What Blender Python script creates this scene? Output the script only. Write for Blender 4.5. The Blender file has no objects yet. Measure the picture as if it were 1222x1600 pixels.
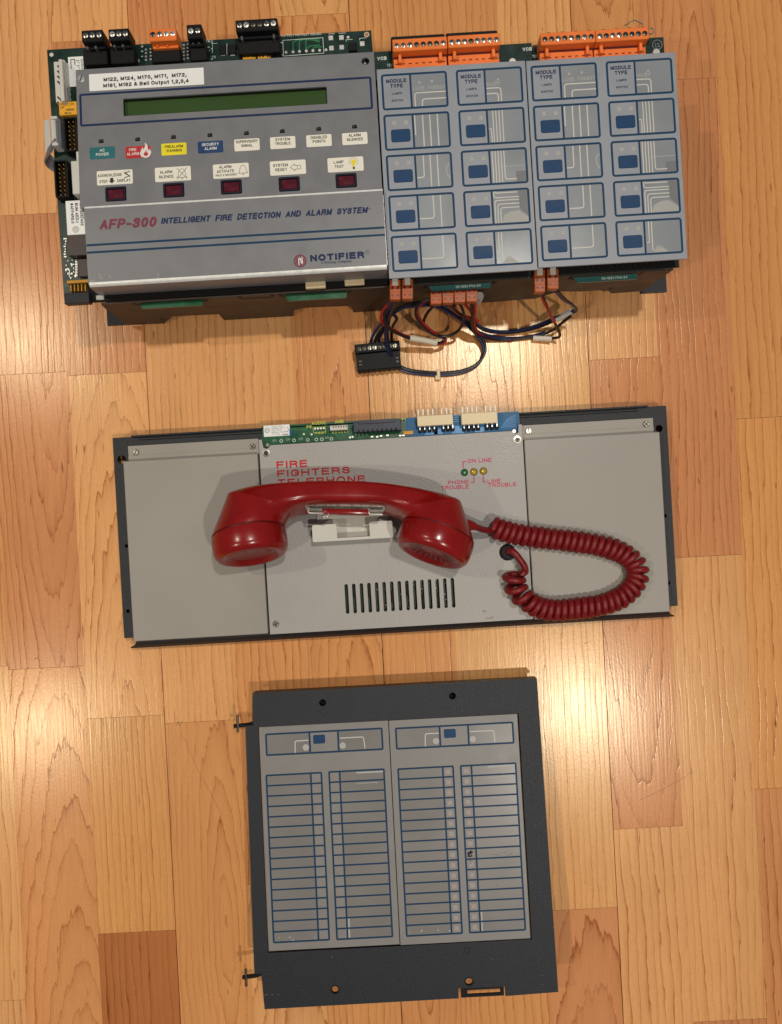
import bpy, bmesh, math, random
from mathutils import Vector, Matrix
from mathutils.geometry import tessellate_polygon
random.seed(7)
sc = bpy.context.scene
R = math.radians

# ------------------------------------------------------------------ camera, light, exposure
MM = 0.001
S, D = 1.85, 680.0            # photo pixels per millimetre on the floor, camera height in millimetres
CX, CY = 611.0, 800.0
cam = bpy.data.cameras.new('camera')
camo = bpy.data.objects.new('camera', cam)
sc.collection.objects.link(camo)
camo.location = (0, 0, D * MM)
cam.sensor_fit = 'VERTICAL'
cam.angle = 2 * math.atan(1600 / S / 2 / D)
cam.clip_start, cam.clip_end = 0.01, 50
sc.camera = camo

world = bpy.data.worlds.new('World')
sc.world = world
world.use_nodes = True
bg = world.node_tree.nodes['Background']
bg.inputs[0].default_value = (0.78, 0.88, 1.0, 1)
bg.inputs[1].default_value = 0.12
sc.view_settings.view_transform = 'Standard'
sc.view_settings.look = 'None'
sc.view_settings.exposure = 0.0
sc.view_settings.gamma = 1.0

def ceiling_lamp(x, y, power, col, size=0.085):
    l = bpy.data.lights.new('ceiling_lamp', 'AREA')
    l.shape = 'DISK'; l.size = size; l.energy = power; l.color = col
    o = bpy.data.objects.new('ceiling_lamp', l)
    o.location = (x, y, 2.4)
    sc.collection.objects.link(o)
LAMPS = [(-1.42, 0.65, 12.5, (1.0, .90, .74)), (0.37, 0.64, 18.5, (1.0, .94, .84)),
         (-1.36, -0.82, 13.0, (1.0, .88, .70)), (0.72, -0.74, 19.0, (1.0, .93, .83))]
for a in LAMPS: ceiling_lamp(*a)

# ------------------------------------------------------------------ helpers: frames, meshes
def P(px, py, h=0.0):
    k = (1 - h / D) / S
    return Vector(((px - CX) * k, (CY - py) * k, h))

class Frame:
    """a local millimetre frame; L() meets the sight line of a photo pixel with the plane z = const"""
    def __init__(self, origin, rot):
        self.M = Matrix.Translation(origin) @ rot.to_4x4()
        self.inv = self.M.inverted()
        c = self.inv @ Vector((0, 0, D)); self.c = c
    def _ray(self, px, py):
        return (self.inv @ P(px, py, 0)) - self.c
    def L(self, px, py, z=0.0):
        d = self._ray(px, py); t = (z - self.c.z) / d.z
        p = self.c + d * t
        return (p.x, p.y)
    def LY(self, px, py, y):
        d = self._ray(px, py); t = (y - self.c.y) / d.y
        p = self.c + d * t
        return (p.x, p.z)
    def k(self, z=0.0):
        """millimetres per photo pixel on plane z"""
        a = self.L(CX, CY, z); b = self.L(CX + 100, CY, z)
        return math.dist(a, b) / 100

def Rz(a): return Matrix.Rotation(R(a), 3, 'Z')
def Rx(a): return Matrix.Rotation(R(a), 3, 'X')

ROOT = {}
def thing(name, label, cat, frame, group=None):
    o = bpy.data.objects.new(name, None)
    o.empty_display_size = .02
    sc.collection.objects.link(o)
    m = frame.M.copy(); m.translation = m.translation * MM
    o.matrix_world = m
    o['label'] = label; o['category'] = cat
    if group: o['group'] = group
    ROOT[o.name] = frame
    o['_'] = 0; del o['_']
    return o

def root_frame(o):
    while o.parent: o = o.parent
    return ROOT.get(o.name)

STUFF = {'pin', 'solder_pad', 'printed_track', 'film_mark', 'film_shade', 'board_track', 'component_mark', 'slot', 'plug_hole', 'grille_slot', 'paint_chip', 'scuff', 'rear_rib', 'scratch', 'black_scuff', 'grey_scuff', 'pin_cover', 'solder_sleeve', 'pin_row', 'smudge', 'moulding_mark', 'groove', 'lettering', 'printed_grid', 'printed_stripe', 'wall_notch', 'folded_edge', 'switch_spring', 'ear_ring', 'wall_slot'}
class MB:
    def __init__(self, frame=None):
        self.bm = bmesh.new(); self.f = frame
    def face(self, pts):
        vs = [self.bm.verts.new(p) for p in pts]
        return self.bm.faces.new(vs)
    def box(self, x0, x1, y0, y1, z0, z1, bev=0.0, seg=1):
        if x0 > x1: x0, x1 = x1, x0
        if y0 > y1: y0, y1 = y1, y0
        b = bmesh.new()
        r = bmesh.ops.create_cube(b, size=1)
        for v in b.verts:
            v.co = Vector(((x0 + x1) / 2 + v.co.x * (x1 - x0), (y0 + y1) / 2 + v.co.y * (y1 - y0), (z0 + z1) / 2 + v.co.z * (z1 - z0)))
        if bev > 0:
            bmesh.ops.bevel(b, geom=b.edges[:], offset=bev, segments=seg, affect='EDGES', profile=.5)
        self.merge(b)
        return self
    def merge(self, b, M=None):
        if M is not None: bmesh.ops.transform(b, matrix=M, verts=b.verts[:])
        me = bpy.data.meshes.new('tmp'); b.to_mesh(me); b.free()
        self.bm.from_mesh(me); bpy.data.meshes.remove(me)
    def sheet(self, poly, z):
        self.face([(p[0], p[1], z) for p in poly]); return self
    def prism(self, poly, z0, z1, cham=0.0):
        n = len(poly)
        a = sum(poly[i][0] * poly[(i + 1) % n][1] - poly[(i + 1) % n][0] * poly[i][1] for i in range(n))
        if a < 0: poly = poly[::-1]
        bm = self.bm
        lo = [bm.verts.new((x, y, z0)) for x, y in poly]
        if cham > 0:
            top = shrink(poly, cham)
            mid = [bm.verts.new((x, y, z1 - cham)) for x, y in poly]
            hi = [bm.verts.new((x, y, z1)) for x, y in top]
            rings = [lo, mid, hi]
        else:
            hi = [bm.verts.new((x, y, z1)) for x, y in poly]
            rings = [lo, hi]
        for ra, rb in zip(rings, rings[1:]):
            for i in range(n):
                j = (i + 1) % n
                bm.faces.new((ra[i], ra[j], rb[j], rb[i]))
        bm.faces.new(hi); bm.faces.new(lo[::-1])
        return self
    def plate(self, outline, holes, z0, z1):
        b = bmesh.new()
        es = []
        for loop in [outline] + holes:
            vs = [b.verts.new((x, y, z1)) for x, y in loop]
            for i in range(len(vs)): es.append(b.edges.new((vs[i], vs[(i + 1) % len(vs)])))
        bmesh.ops.triangle_fill(b, edges=es, use_beauty=True, use_dissolve=False, normal=(0, 0, 1))
        r = bmesh.ops.extrude_face_region(b, geom=b.faces[:])
        nv = [g for g in r['geom'] if isinstance(g, bmesh.types.BMVert)]
        bmesh.ops.translate(b, vec=(0, 0, z0 - z1), verts=nv)
        bmesh.ops.recalc_face_normals(b, faces=b.faces[:])
        self.merge(b); return self
    def stroke(self, pts, w, z, closed=False):
        """flat printed line"""
        pts = [Vector((p[0], p[1])) for p in pts]
        n = len(pts); a = []; bb = []
        for i in range(n):
            if closed: p0, p1 = pts[i - 1], pts[(i + 1) % n]
            else: p0, p1 = pts[max(i - 1, 0)], pts[min(i + 1, n - 1)]
            q = pts[i]
            d0 = (q - p0); d1 = (p1 - q)
            d0 = d0.normalized() if d0.length > 1e-9 else d1.normalized()
            d1 = d1.normalized() if d1.length > 1e-9 else d0
            t = (d0 + d1)
            t = t.normalized() if t.length > 1e-6 else d0
            nn = Vector((-t.y, t.x))
            c = max(.4, nn.dot(Vector((-d0.y, d0.x))))
            zi = z + .0012 * i * (not closed)
            a.append(self.bm.verts.new((*(q + nn * w / 2 / c), zi))); bb.append(self.bm.verts.new((*(q - nn * w / 2 / c), zi)))
        m = n if closed else n - 1
        for i in range(m):
            j = (i + 1) % n
            self.bm.faces.new((bb[i], bb[j], a[j], a[i]))
        return self
    def tube(self, path, r, sides=8, caps=True):
        path = [Vector(p) for p in path]; n = len(path)
        rings = []
        t0 = (path[1] - path[0]).normalized()
        up = Vector((0, 0, 1)) if abs(t0.z) < .9 else Vector((1, 0, 0))
        u = t0.cross(up).normalized()
        for i in range(n):
            t = (path[min(i + 1, n - 1)] - path[max(i - 1, 0)])
            t = t.normalized() if t.length > 1e-9 else t0
            u = (u - t * u.dot(t)).normalized(); v = t.cross(u)
            rr = r[i] if isinstance(r, (list, tuple)) else r
            rings.append([self.bm.verts.new(path[i] + (u * math.cos(2 * math.pi * k / sides) + v * math.sin(2 * math.pi * k / sides)) * rr) for k in range(sides)])
        for ra, rb in zip(rings, rings[1:]):
            for k in range(sides):
                self.bm.faces.new((ra[k], ra[(k + 1) % sides], rb[(k + 1) % sides], rb[k]))
        if caps:
            self.bm.faces.new(rings[0][::-1]); self.bm.faces.new(rings[-1])
        return self
    def lathe(self, prof, M=None, n=32):
        """prof: (radius, height) pairs, turned about z"""
        b = bmesh.new(); rings = []
        for r, h in prof:
            if r < 1e-6: rings.append([b.verts.new((0, 0, h))])
            else: rings.append([b.verts.new((r * math.cos(2 * math.pi * k / n), r * math.sin(2 * math.pi * k / n), h)) for k in range(n)])
        for ra, rb in zip(rings, rings[1:]):
            for k in range(n):
                k2 = (k + 1) % n
                if len(ra) == 1 and len(rb) == 1: continue
                if len(ra) == 1: b.faces.new((ra[0], rb[k2], rb[k]))
                elif len(rb) == 1: b.faces.new((ra[k], ra[k2], rb[0]))
                else: b.faces.new((ra[k], ra[k2], rb[k2], rb[k]))
        self.merge(b, M); return self
    def cyl(self, x, y, z0, z1, r, n=20, cham=0.0):
        c = cham or min(r * .15, .3)
        return self.lathe([(0, z0), (r, z0), (r, z1 - c), (r - c, z1), (0, z1)], Matrix.Translation((x, y, 0)), n)
    def mesh(self, name, mat, M=None, angle=35):
        bm = self.bm
        bmesh.ops.recalc_face_normals(bm, faces=bm.faces[:]) if getattr(self, 'recalc', True) else None
        T = (M if M is not None else Matrix.Identity(4))
        for v in bm.verts: v.co = (T @ v.co) * MM
        me = bpy.data.meshes.new(name); bm.to_mesh(me); bm.free()
        mats = mat if isinstance(mat, (list, tuple)) else [mat]
        for m in mats: me.materials.append(m)
        me.shade_smooth()
        me.set_sharp_from_angle(angle=R(angle))
        return me
    def part(self, name, mat, parent, label=None, kind=None, angle=35):
        rf = root_frame(parent)
        M = rf.inv @ self.f.M if self.f is not rf and self.f is not None else None
        me = self.mesh(name, mat, M, angle)
        o = bpy.data.objects.new(name, me); sc.collection.objects.link(o)
        o.parent = parent
        if label: o['label'] = label
        if kind or name in STUFF: o['kind'] = kind or 'stuff'
        return o

def inst(name, me, parent, frame, x, y, z=0, rot=0, sx=1):
    """an individual piece sharing mesh data, standing at a point of the frame"""
    rf = root_frame(parent)
    M = rf.inv @ frame.M @ Matrix.Translation((x, y, z)) @ Matrix.Rotation(rot, 4, 'Z')
    M.translation = M.translation * MM
    o = bpy.data.objects.new(name, me); sc.collection.objects.link(o)
    o.parent = parent; o.matrix_local = M
    return o

def shrink(poly, d):
    n = len(poly); out = []
    for i in range(n):
        p0, p, p1 = Vector(poly[i - 1]), Vector(poly[i]), Vector(poly[(i + 1) % n])
        a = (p - p0).normalized(); b = (p1 - p).normalized()
        n0, n1 = Vector((-a.y, a.x)), Vector((-b.y, b.x))
        m = (n0 + n1); m = m / max(.3, m.dot(n0)) if m.length > 1e-6 else n0
        out.append(tuple(p + m * d))
    return out

def rr(x0, y0, x1, y1, r=1.0, n=3):
    if x0 > x1: x0, x1 = x1, x0
    if y0 > y1: y0, y1 = y1, y0
    pts = []
    for cx, cy, a0 in ((x1 - r, y0 + r, -90), (x1 - r, y1 - r, 0), (x0 + r, y1 - r, 90), (x0 + r, y0 + r, 180)):
        for i in range(n + 1):
            a = R(a0 + 90 * i / n); pts.append((cx + r * math.cos(a), cy + r * math.sin(a)))
    return pts
def circ(x, y, r, n=20): return [(x + r * math.cos(2 * math.pi * i / n), y + r * math.sin(2 * math.pi * i / n)) for i in range(n)]

def spline(pts, n=8, closed=False):
    pts = [Vector(p) for p in pts]; out = []; m = len(pts)
    for i in range(m - 1):
        p0, p1, p2, p3 = pts[max(i - 1, 0)], pts[i], pts[i + 1], pts[min(i + 2, m - 1)]
        for k in range(n):
            t = k / n
            out.append(.5 * ((2 * p1) + (p2 - p0) * t + (2 * p0 - 5 * p1 + 4 * p2 - p3) * t * t + (-p0 + 3 * p1 - 3 * p2 + p3) * t ** 3))
    out.append(pts[-1]); return out

# lettering: wide sans capitals drawn as strokes, printed as flat ribbons
GLYPH = {
 'A': [[(.02,.02),(.36,.94)],[(.36,.94),(.7,.02)],[(.13,.32),(.59,.32)]],
 'B': [[(0,.0),(0,1),(.42,1),(.58,.94),(.64,.76),(.58,.59),(.42,.53),(0,.53)],[(.42,.53),(.62,.46),(.68,.27),(.62,.07),(.44,0),(-.05,0)]],
 'C': [[(.7,.72),(.6,.92),(.38,1),(.14,.92),(.02,.68),(0,.5),(.02,.32),(.14,.08),(.38,0),(.6,.08),(.7,.28)]],
 'D': [[(-.05,0),(.34,0),(.58,.1),(.68,.32),(.7,.5),(.68,.68),(.58,.9),(.34,1),(0,1),(0,0)]],
 'E': [[(.64,1),(0,1),(0,0),(.66,0)],[(0,.52),(.58,.52)]],
 'F': [[(.62,1),(0,1),(0,0)],[(0,.5),(.54,.5)]],
 'G': [[(.7,.74),(.6,.92),(.38,1),(.14,.92),(.02,.68),(0,.5),(.02,.32),(.14,.08),(.38,0),(.58,.07),(.7,.2),(.7,.46),(.4,.46)]],
 'H': [[(0,0),(0,1)],[(.68,0),(.68,1)],[(0,.52),(.68,.52)]], 'I': [[(0,0),(0,1)]],
 'J': [[(.48,1),(.48,.26),(.42,.06),(.24,0),(.06,.06),(0,.28)]],
 'K': [[(0,0),(0,1)],[(.66,1),(.04,.4)],[(.22,.56),(.7,0)]], 'L': [[(0,1),(0,0),(.58,0)]],
 'M': [[(0,0),(0,1)],[(.02,.96),(.4,.12)],[(.4,.12),(.78,.96)],[(.8,0),(.8,1)]], 'N': [[(0,0),(0,1)],[(.02,.95),(.66,.05)],[(.68,0),(.68,1)]],
 'O': [[(.38,1),(.14,.92),(.02,.68),(0,.5),(.02,.32),(.14,.08),(.38,0),(.62,.08),(.74,.32),(.76,.5),(.74,.68),(.62,.92),(.36,1)]],
 'P': [[(0,0),(0,1),(.42,1),(.6,.93),(.66,.73),(.6,.53),(.42,.46),(0,.46)]],
 'R': [[(0,0),(0,1),(.42,1),(.6,.93),(.66,.75),(.6,.57),(.42,.5),(0,.5)],[(.42,.5),(.58,.42),(.64,.2),(.68,0)]],
 'S': [[(.62,.74),(.54,.93),(.33,1),(.1,.93),(.03,.76),(.1,.59),(.33,.52),(.56,.44),(.65,.26),(.57,.07),(.33,0),(.08,.07),(0,.27)]],
 'T': [[(.33,0),(.33,1)],[(0,1),(.66,1)]], 'U': [[(0,1),(0,.3),(.09,.07),(.34,0),(.59,.07),(.68,.3),(.68,1)]],
 'V': [[(0,1),(.34,0),(.68,1)]], 'W': [[(0,1),(.24,0),(.49,1),(.74,0),(.98,1)]], 'X': [[(0,0),(.66,1)],[(0,1),(.66,0)]],
 'Y': [[(0,1),(.34,.45),(.68,1)],[(.34,.45),(.34,0)]], 'Z': [[(0,1),(.62,1),(0,0),(.64,0)]],
 '0': [[(.3,1),(.1,.9),(0,.5),(.1,.1),(.3,0),(.5,.1),(.6,.5),(.5,.9),(.28,1)]], '1': [[(0,.78),(.22,1),(.22,0)]],
 '2': [[(.02,.72),(.1,.93),(.3,1),(.52,.93),(.58,.73),(.5,.54),(.12,.22),(0,0),(.6,0)]],
 '3': [[(.02,.76),(.1,.94),(.3,1),(.52,.93),(.56,.75),(.5,.58),(.24,.53)],[(.3,.53),(.54,.45),(.6,.27),(.52,.07),(.3,0),(.08,.06),(0,.26)]],
 '4': [[(.46,0),(.46,1),(0,.3),(.62,.3)]], '5': [[(.54,1),(.1,1),(.04,.5),(.3,.62),(.52,.55),(.6,.32),(.52,.07),(.3,0),(.08,.06),(0,.24)]],
 '6': [[(.56,.78),(.48,.94),(.3,1),(.1,.88),(0,.5),(.06,.12),(.3,0),(.52,.08),(.6,.3),(.52,.55),(.3,.62),(.1,.54),(.02,.34)]],
 '7': [[(0,1),(.6,1),(.32,.5),(.2,0)]],
 '8': [[(.3,.53),(.1,.6),(.04,.77),(.1,.94),(.3,1),(.5,.94),(.56,.77),(.5,.6),(.3,.53),(.08,.45),(0,.26),(.08,.07),(.3,0),(.52,.07),(.6,.26),(.52,.45),(.3,.53)]],
 '9': [[(.04,.22),(.12,.06),(.3,0),(.5,.12),(.6,.5),(.54,.88),(.3,1),(.08,.92),(0,.7),(.08,.45),(.3,.38),(.5,.46),(.58,.66)]],
 ',': [[(.06,.08),(.0,-.16)]], '.': [[(0,0),(0,.12)]], '-': [[(0,.38),(.36,.38)]], '/': [[(0,-.05),(.36,1.05)]], '#': [[(.14,0),(.24,1)],[(.4,0),(.5,1)],[(0,.34),(.6,.34)],[(.04,.66),(.64,.66)]],
 '&': [[(.7,0),(.16,.72),(.2,.92),(.34,1),(.48,.9),(.46,.72),(.1,.42),(.0,.22),(.1,.04),(.28,0),(.5,.1),(.66,.4)]],
 'e': [[(.03,.36),(.52,.36),(.5,.56),(.38,.7),(.24,.72),(.08,.62),(.0,.36),(.08,.08),(.26,0),(.44,.05),(.52,.18)]], 'l': [[(0,0),(0,1)]],
 'u': [[(0,.7),(0,.2),(.08,.02),(.24,0),(.42,.12),(.46,.3)],[(.46,.7),(.46,0)]], 't': [[(.16,.92),(.16,.12),(.22,0),(.34,.02)],[(0,.7),(.34,.7)]],
 'p': [[(0,-.26),(0,.7)],[(0,.4),(.1,.64),(.26,.72),(.44,.6),(.5,.36),(.44,.1),(.26,0),(.1,.08),(0,.3)]], 'i': [[(0,0),(0,.7)],[(0,.88),(0,1)]],
 'w': [[(0,.7),(.18,0),(.36,.7),(.54,0),(.72,.7)]], 'a': [[(.04,.52),(.12,.7),(.28,.72),(.44,.62),(.44,.1),(.5,0)],[(.44,.42),(.14,.36),(.02,.18),(.1,.02),(.24,0),(.44,.16)]],
 'y': [[(0,.7),(.24,.02)],[(.48,.7),(.2,-.14),(.04,-.26)]], 'o': [[(.26,.72),(.07,.62),(0,.36),(.07,.1),(.26,0),(.45,.1),(.52,.36),(.45,.62),(.25,.72)]],
 'm': [[(0,0),(0,.7)],[(0,.45),(.12,.68),(.26,.7),(.36,.56),(.36,0)],[(.36,.45),(.5,.68),(.64,.7),(.74,.56),(.74,0)]], 'n': [[(0,0),(0,.7)],[(0,.42),(.14,.68),(.3,.7),(.44,.54),(.44,0)]],
}
def put_text(mb, s, x, y, cap, width=None, ang=0.0, z=0.0, align='l', bold=0.0, shear=0.0):
    """print s with baseline start (or centre) at x, y; cap height and width in mm"""
    wt = .13 + bold * 4.6
    pen = 0.0; strokes = []
    for ch in s:
        if ch == ' ': pen += .5; continue
        g = GLYPH[ch]
        gx = [p[0] for st in g for p in st]
        for st in g: strokes.append([(pen + p[0], wt / 2 + p[1] * (1 - wt) if 0 <= p[1] <= 1 else p[1]) for p in st])
        pen += max(gx) + .17 + wt
    total = pen - .17
    if not strokes or total <= 0: return
    kx = width / total if width else cap
    off = {'l': -wt / 2, 'c': (total - wt) / 2, 'r': total - wt / 2}[align]
    ca, sa = math.cos(ang), math.sin(ang)
    w = wt * cap * min(1.0, .5 + .5 * kx / cap)
    for i, st in enumerate(strokes):
        pts = []
        for px, py in st:
            lx, ly = (px - off) * kx + shear * py * cap, py * cap
            pts.append((x + lx * ca - ly * sa, y + lx * sa + ly * ca))
        # square ends that reach the cap line
        if len(pts) >= 2 and pts[0] != pts[-1]:
            for e, q in ((0, 1), (-1, -2)):
                d = Vector(pts[e]) - Vector(pts[q])
                if d.length > 1e-6:
                    d.normalize(); pts[e] = tuple(Vector(pts[e]) + d * w * .42)
        mb.stroke(pts, w, z + .02 * (i % 4))

def print_px(mb, s, p0, p1, cap_px, z, bold=0.0, shear=0.0):
    """lettering between two photo pixels of its baseline"""
    f = mb.f
    a, b = f.L(*p0, z), f.L(*p1, z)
    put_text(mb, s, a[0], a[1], cap_px * f.k(z), math.dist(a, b), math.atan2(b[1] - a[1], b[0] - a[0]), z, 'l', bold, shear)

# ------------------------------------------------------------------ materials
def lin(c):
    c = c / 255
    return c / 12.92 if c <= .04045 else ((c + .055) / 1.055) ** 2.4
def srgb(r, g, b): return (lin(r), lin(g), lin(b), 1)

def mat(name, col, rough=.5, metal=0.0, bump=0.0, bscale=1500.0, var=.06, coat=0.0, spec=.5, vscale=60.0, trans=0.0, rvar=.06):
    m = bpy.data.materials.new(name); m.use_nodes = True
    nt = m.node_tree; N = nt.nodes; Lk = nt.links
    b = N['Principled BSDF']
    b.inputs['Roughness'].default_value = rough; b.inputs['Metallic'].default_value = metal
    b.inputs['Specular IOR Level'].default_value = spec
    if coat: b.inputs['Coat Weight'].default_value = coat; b.inputs['Coat Roughness'].default_value = .12
    if trans: b.inputs['Transmission Weight'].default_value = trans
    tc = N.new('ShaderNodeTexCoord')
    n1 = N.new('ShaderNodeTexNoise'); n1.inputs['Scale'].default_value = vscale; n1.inputs['Detail'].default_value = 5
    Lk.new(tc.outputs['Object'], n1.inputs['Vector'])
    mp = N.new('ShaderNodeMapRange'); mp.inputs[1].default_value = .3; mp.inputs[2].default_value = .7
    mp.inputs[3].default_value = 1 - var; mp.inputs[4].default_value = 1 + var
    Lk.new(n1.outputs['Fac'], mp.inputs[0])
    mx = N.new('ShaderNodeVectorMath'); mx.operation = 'SCALE'; mx.inputs[0].default_value = col[:3]
    Lk.new(mp.outputs[0], mx.inputs['Scale']); Lk.new(mx.outputs[0], b.inputs['Base Color'])
    mr = N.new('ShaderNodeMapRange'); mr.inputs[1].default_value = .3; mr.inputs[2].default_value = .7
    mr.inputs[3].default_value = max(.02, rough - rvar); mr.inputs[4].default_value = min(1, rough + rvar)
    Lk.new(n1.outputs['Fac'], mr.inputs[0]); Lk.new(mr.outputs[0], b.inputs['Roughness'])
    if bump:
        n2 = N.new('ShaderNodeTexNoise'); n2.inputs['Scale'].default_value = bscale; n2.inputs['Detail'].default_value = 2
        Lk.new(tc.outputs['Object'], n2.inputs['Vector'])
        bp = N.new('ShaderNodeBump'); bp.inputs['Strength'].default_value = bump; bp.inputs['Distance'].default_value = .0004
        Lk.new(n2.outputs['Fac'], bp.inputs['Height']); Lk.new(bp.outputs[0], b.inputs['Normal'])
    return m

M = dict(
    cover=mat('grey_cover_paint', srgb(122, 122, 125), .38, bump=.12, bscale=1400),
    module=mat('grey_module_film', srgb(144, 147, 155), .42, bump=.06, bscale=1200),
    pane=mat('clear_window_film', srgb(139, 143, 148), .22, var=.05, vscale=25),
    blue_print=mat('blue_print', srgb(17, 57, 88), .5, spec=.2),
    navy_print=mat('navy_print', srgb(26, 44, 82), .5, spec=.25),
    blue_key=mat('blue_key', srgb(18, 60, 100), .46, var=.1, spec=.25),
    trace=mat('pale_trace_print', srgb(202, 197, 187), .5),
    ghost=mat('faint_grey_print', srgb(166, 164, 160), .5),
    ghost_dark=mat('dim_grey_print', srgb(112, 114, 116), .5),
    maroon=mat('maroon_print', srgb(120, 38, 62), .45),
    black_print=mat('black_print', srgb(42, 40, 40), .5),
    white_print=mat('white_print', srgb(226, 224, 216), .5),
    paper=mat('cream_label', srgb(238, 232, 216), .45, var=.02),
    white_paper=mat('white_label', srgb(240, 240, 236), .5, var=.02),
    teal_label=mat('teal_label', srgb(38, 108, 112), .4), red_label=mat('red_label', srgb(190, 48, 50), .4),
    yellow_label=mat('yellow_label', srgb(240, 222, 40), .4), navy_label=mat('navy_label', srgb(32, 62, 108), .4),
    lcd=mat('green_display_glass', srgb(56, 80, 40), .22, var=.08, vscale=18),
    dark_key=mat('dark_red_key', srgb(84, 16, 32), .26, var=.25, vscale=180, coat=.2),
    black=mat('black_plastic', srgb(18, 18, 19), .55, bump=.1, spec=.22),
    blacker=mat('black_gap', srgb(14, 14, 15), .7),
    pcb=mat('green_board', srgb(14, 82, 48), .3, var=.2, vscale=140),
    pcb_dark=mat('dark_green_board', srgb(12, 42, 34), .34, var=.2, vscale=140),
    pcb_teal=mat('teal_board_edge', srgb(48, 104, 100), .35, var=.1),
    blue_sheen_and_part=mat('blue_reflection_and_component', srgb(2, 90, 138), .4, spec=.3, var=.25, vscale=90),  # reflected blue painted into the board colour; also serves the blue component
    pcb_track=mat('board_track', srgb(40, 112, 70), .35),
    blue_sheen_track=mat('blue_reflection_track', srgb(48, 132, 196), .3),  # track tone with the blue reflection painted in
    silk=mat('board_lettering', srgb(205, 215, 205), .5),
    yellow_silk=mat('yellow_board_lettering', srgb(190, 190, 70), .5),
    orange=mat('orange_plastic', srgb(238, 122, 48), .38, var=.07, bump=.06),
    amber=mat('amber_plastic', srgb(172, 84, 36), .4, var=.25, vscale=220, spec=.3),
    metal=mat('steel', srgb(190, 184, 172), .3, metal=1, var=.08, vscale=200),
    tin=mat('tinned_pin', srgb(225, 222, 214), .35, metal=.7),
    gold=mat('gold_pin', srgb(168, 124, 48), .45, metal=.6),
    dull=mat('dark_steel', srgb(96, 92, 84), .35, metal=1, var=.3, vscale=500),
    alu=mat('bare_edge_aluminium', srgb(206, 204, 200), .3, metal=.85, var=.1, vscale=300),
    chassis=mat('brown_black_sheet', srgb(58, 47, 40), .55, bump=.15, bscale=1800),
    powder=mat('black_powder_coat', srgb(32, 33, 37), .48, spec=.4, bump=.6, bscale=1300, var=.15, vscale=500),
    navy_powder=mat('charcoal_frame_plastic', srgb(32, 35, 42), .46, spec=.35, bump=.5, bscale=1500, var=.12, vscale=500),
    plate=mat('beige_grey_plate', srgb(155, 148, 139), .42, bump=.06, bscale=1500, var=.05, vscale=14, rvar=.1),
    plate_tex=mat('textured_grey_plate', srgb(167, 162, 157), .42, bump=.65, bscale=480, var=.03, vscale=30),
    red=mat('red_phone_plastic', srgb(138, 16, 13), .24, var=.12, vscale=40, coat=.1, rvar=.07, bump=.02, bscale=300),
    red_dark=mat('red_phone_recess', srgb(92, 12, 14), .4),
    cord=mat('red_cord_rubber', srgb(122, 23, 25), .4, spec=.4, var=.12, vscale=200, bump=.06, bscale=900),
    red_print=mat('red_print', srgb(190, 22, 28), .5, spec=.3), pink_print=mat('pink_print', srgb(192, 62, 92), .5, spec=.3),
    white=mat('white_plastic', srgb(206, 202, 192), .4, var=.02), nylon=mat('nylon', srgb(228, 206, 164), .4),
    brown=mat('brown_chip', srgb(60, 46, 42), .4), yellow_part=mat('yellow_component', srgb(232, 168, 38), .35),
    green_led=mat('green_lamp', srgb(24, 118, 58), .12, coat=1), yellow_led=mat('yellow_lamp', srgb(196, 160, 30), .12, coat=1),
    ribbon=mat('grey_ribbon', srgb(120, 122, 128), .45), sock=mat('grey_socket', srgb(206, 204, 198), .35),
    wire_black=mat('black_wire', srgb(28, 27, 30), .35), wire_blue=mat('blue_wire', srgb(30, 38, 78), .35), wire_red=mat('red_wire', srgb(158, 30, 34), .35),
    frame_dark=mat('dark_key_frame', srgb(18, 22, 42), .45, spec=.3), fold=mat('fold_highlight_white', srgb(236, 235, 230), .36, metal=.3, var=.06, vscale=300), ridge=mat('ridge_highlight_white', srgb(216, 216, 212), .5, var=.1, vscale=300),  # fold and ridge: lamp highlights painted as pale materials
    sock2=mat('dull_solder', srgb(130, 132, 124), .45, metal=.4),
    tape=mat('cream_tag_tape', srgb(216, 204, 186), .5), scratch=mat('scratch_mark', srgb(132, 92, 56), .5),
)

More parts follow.
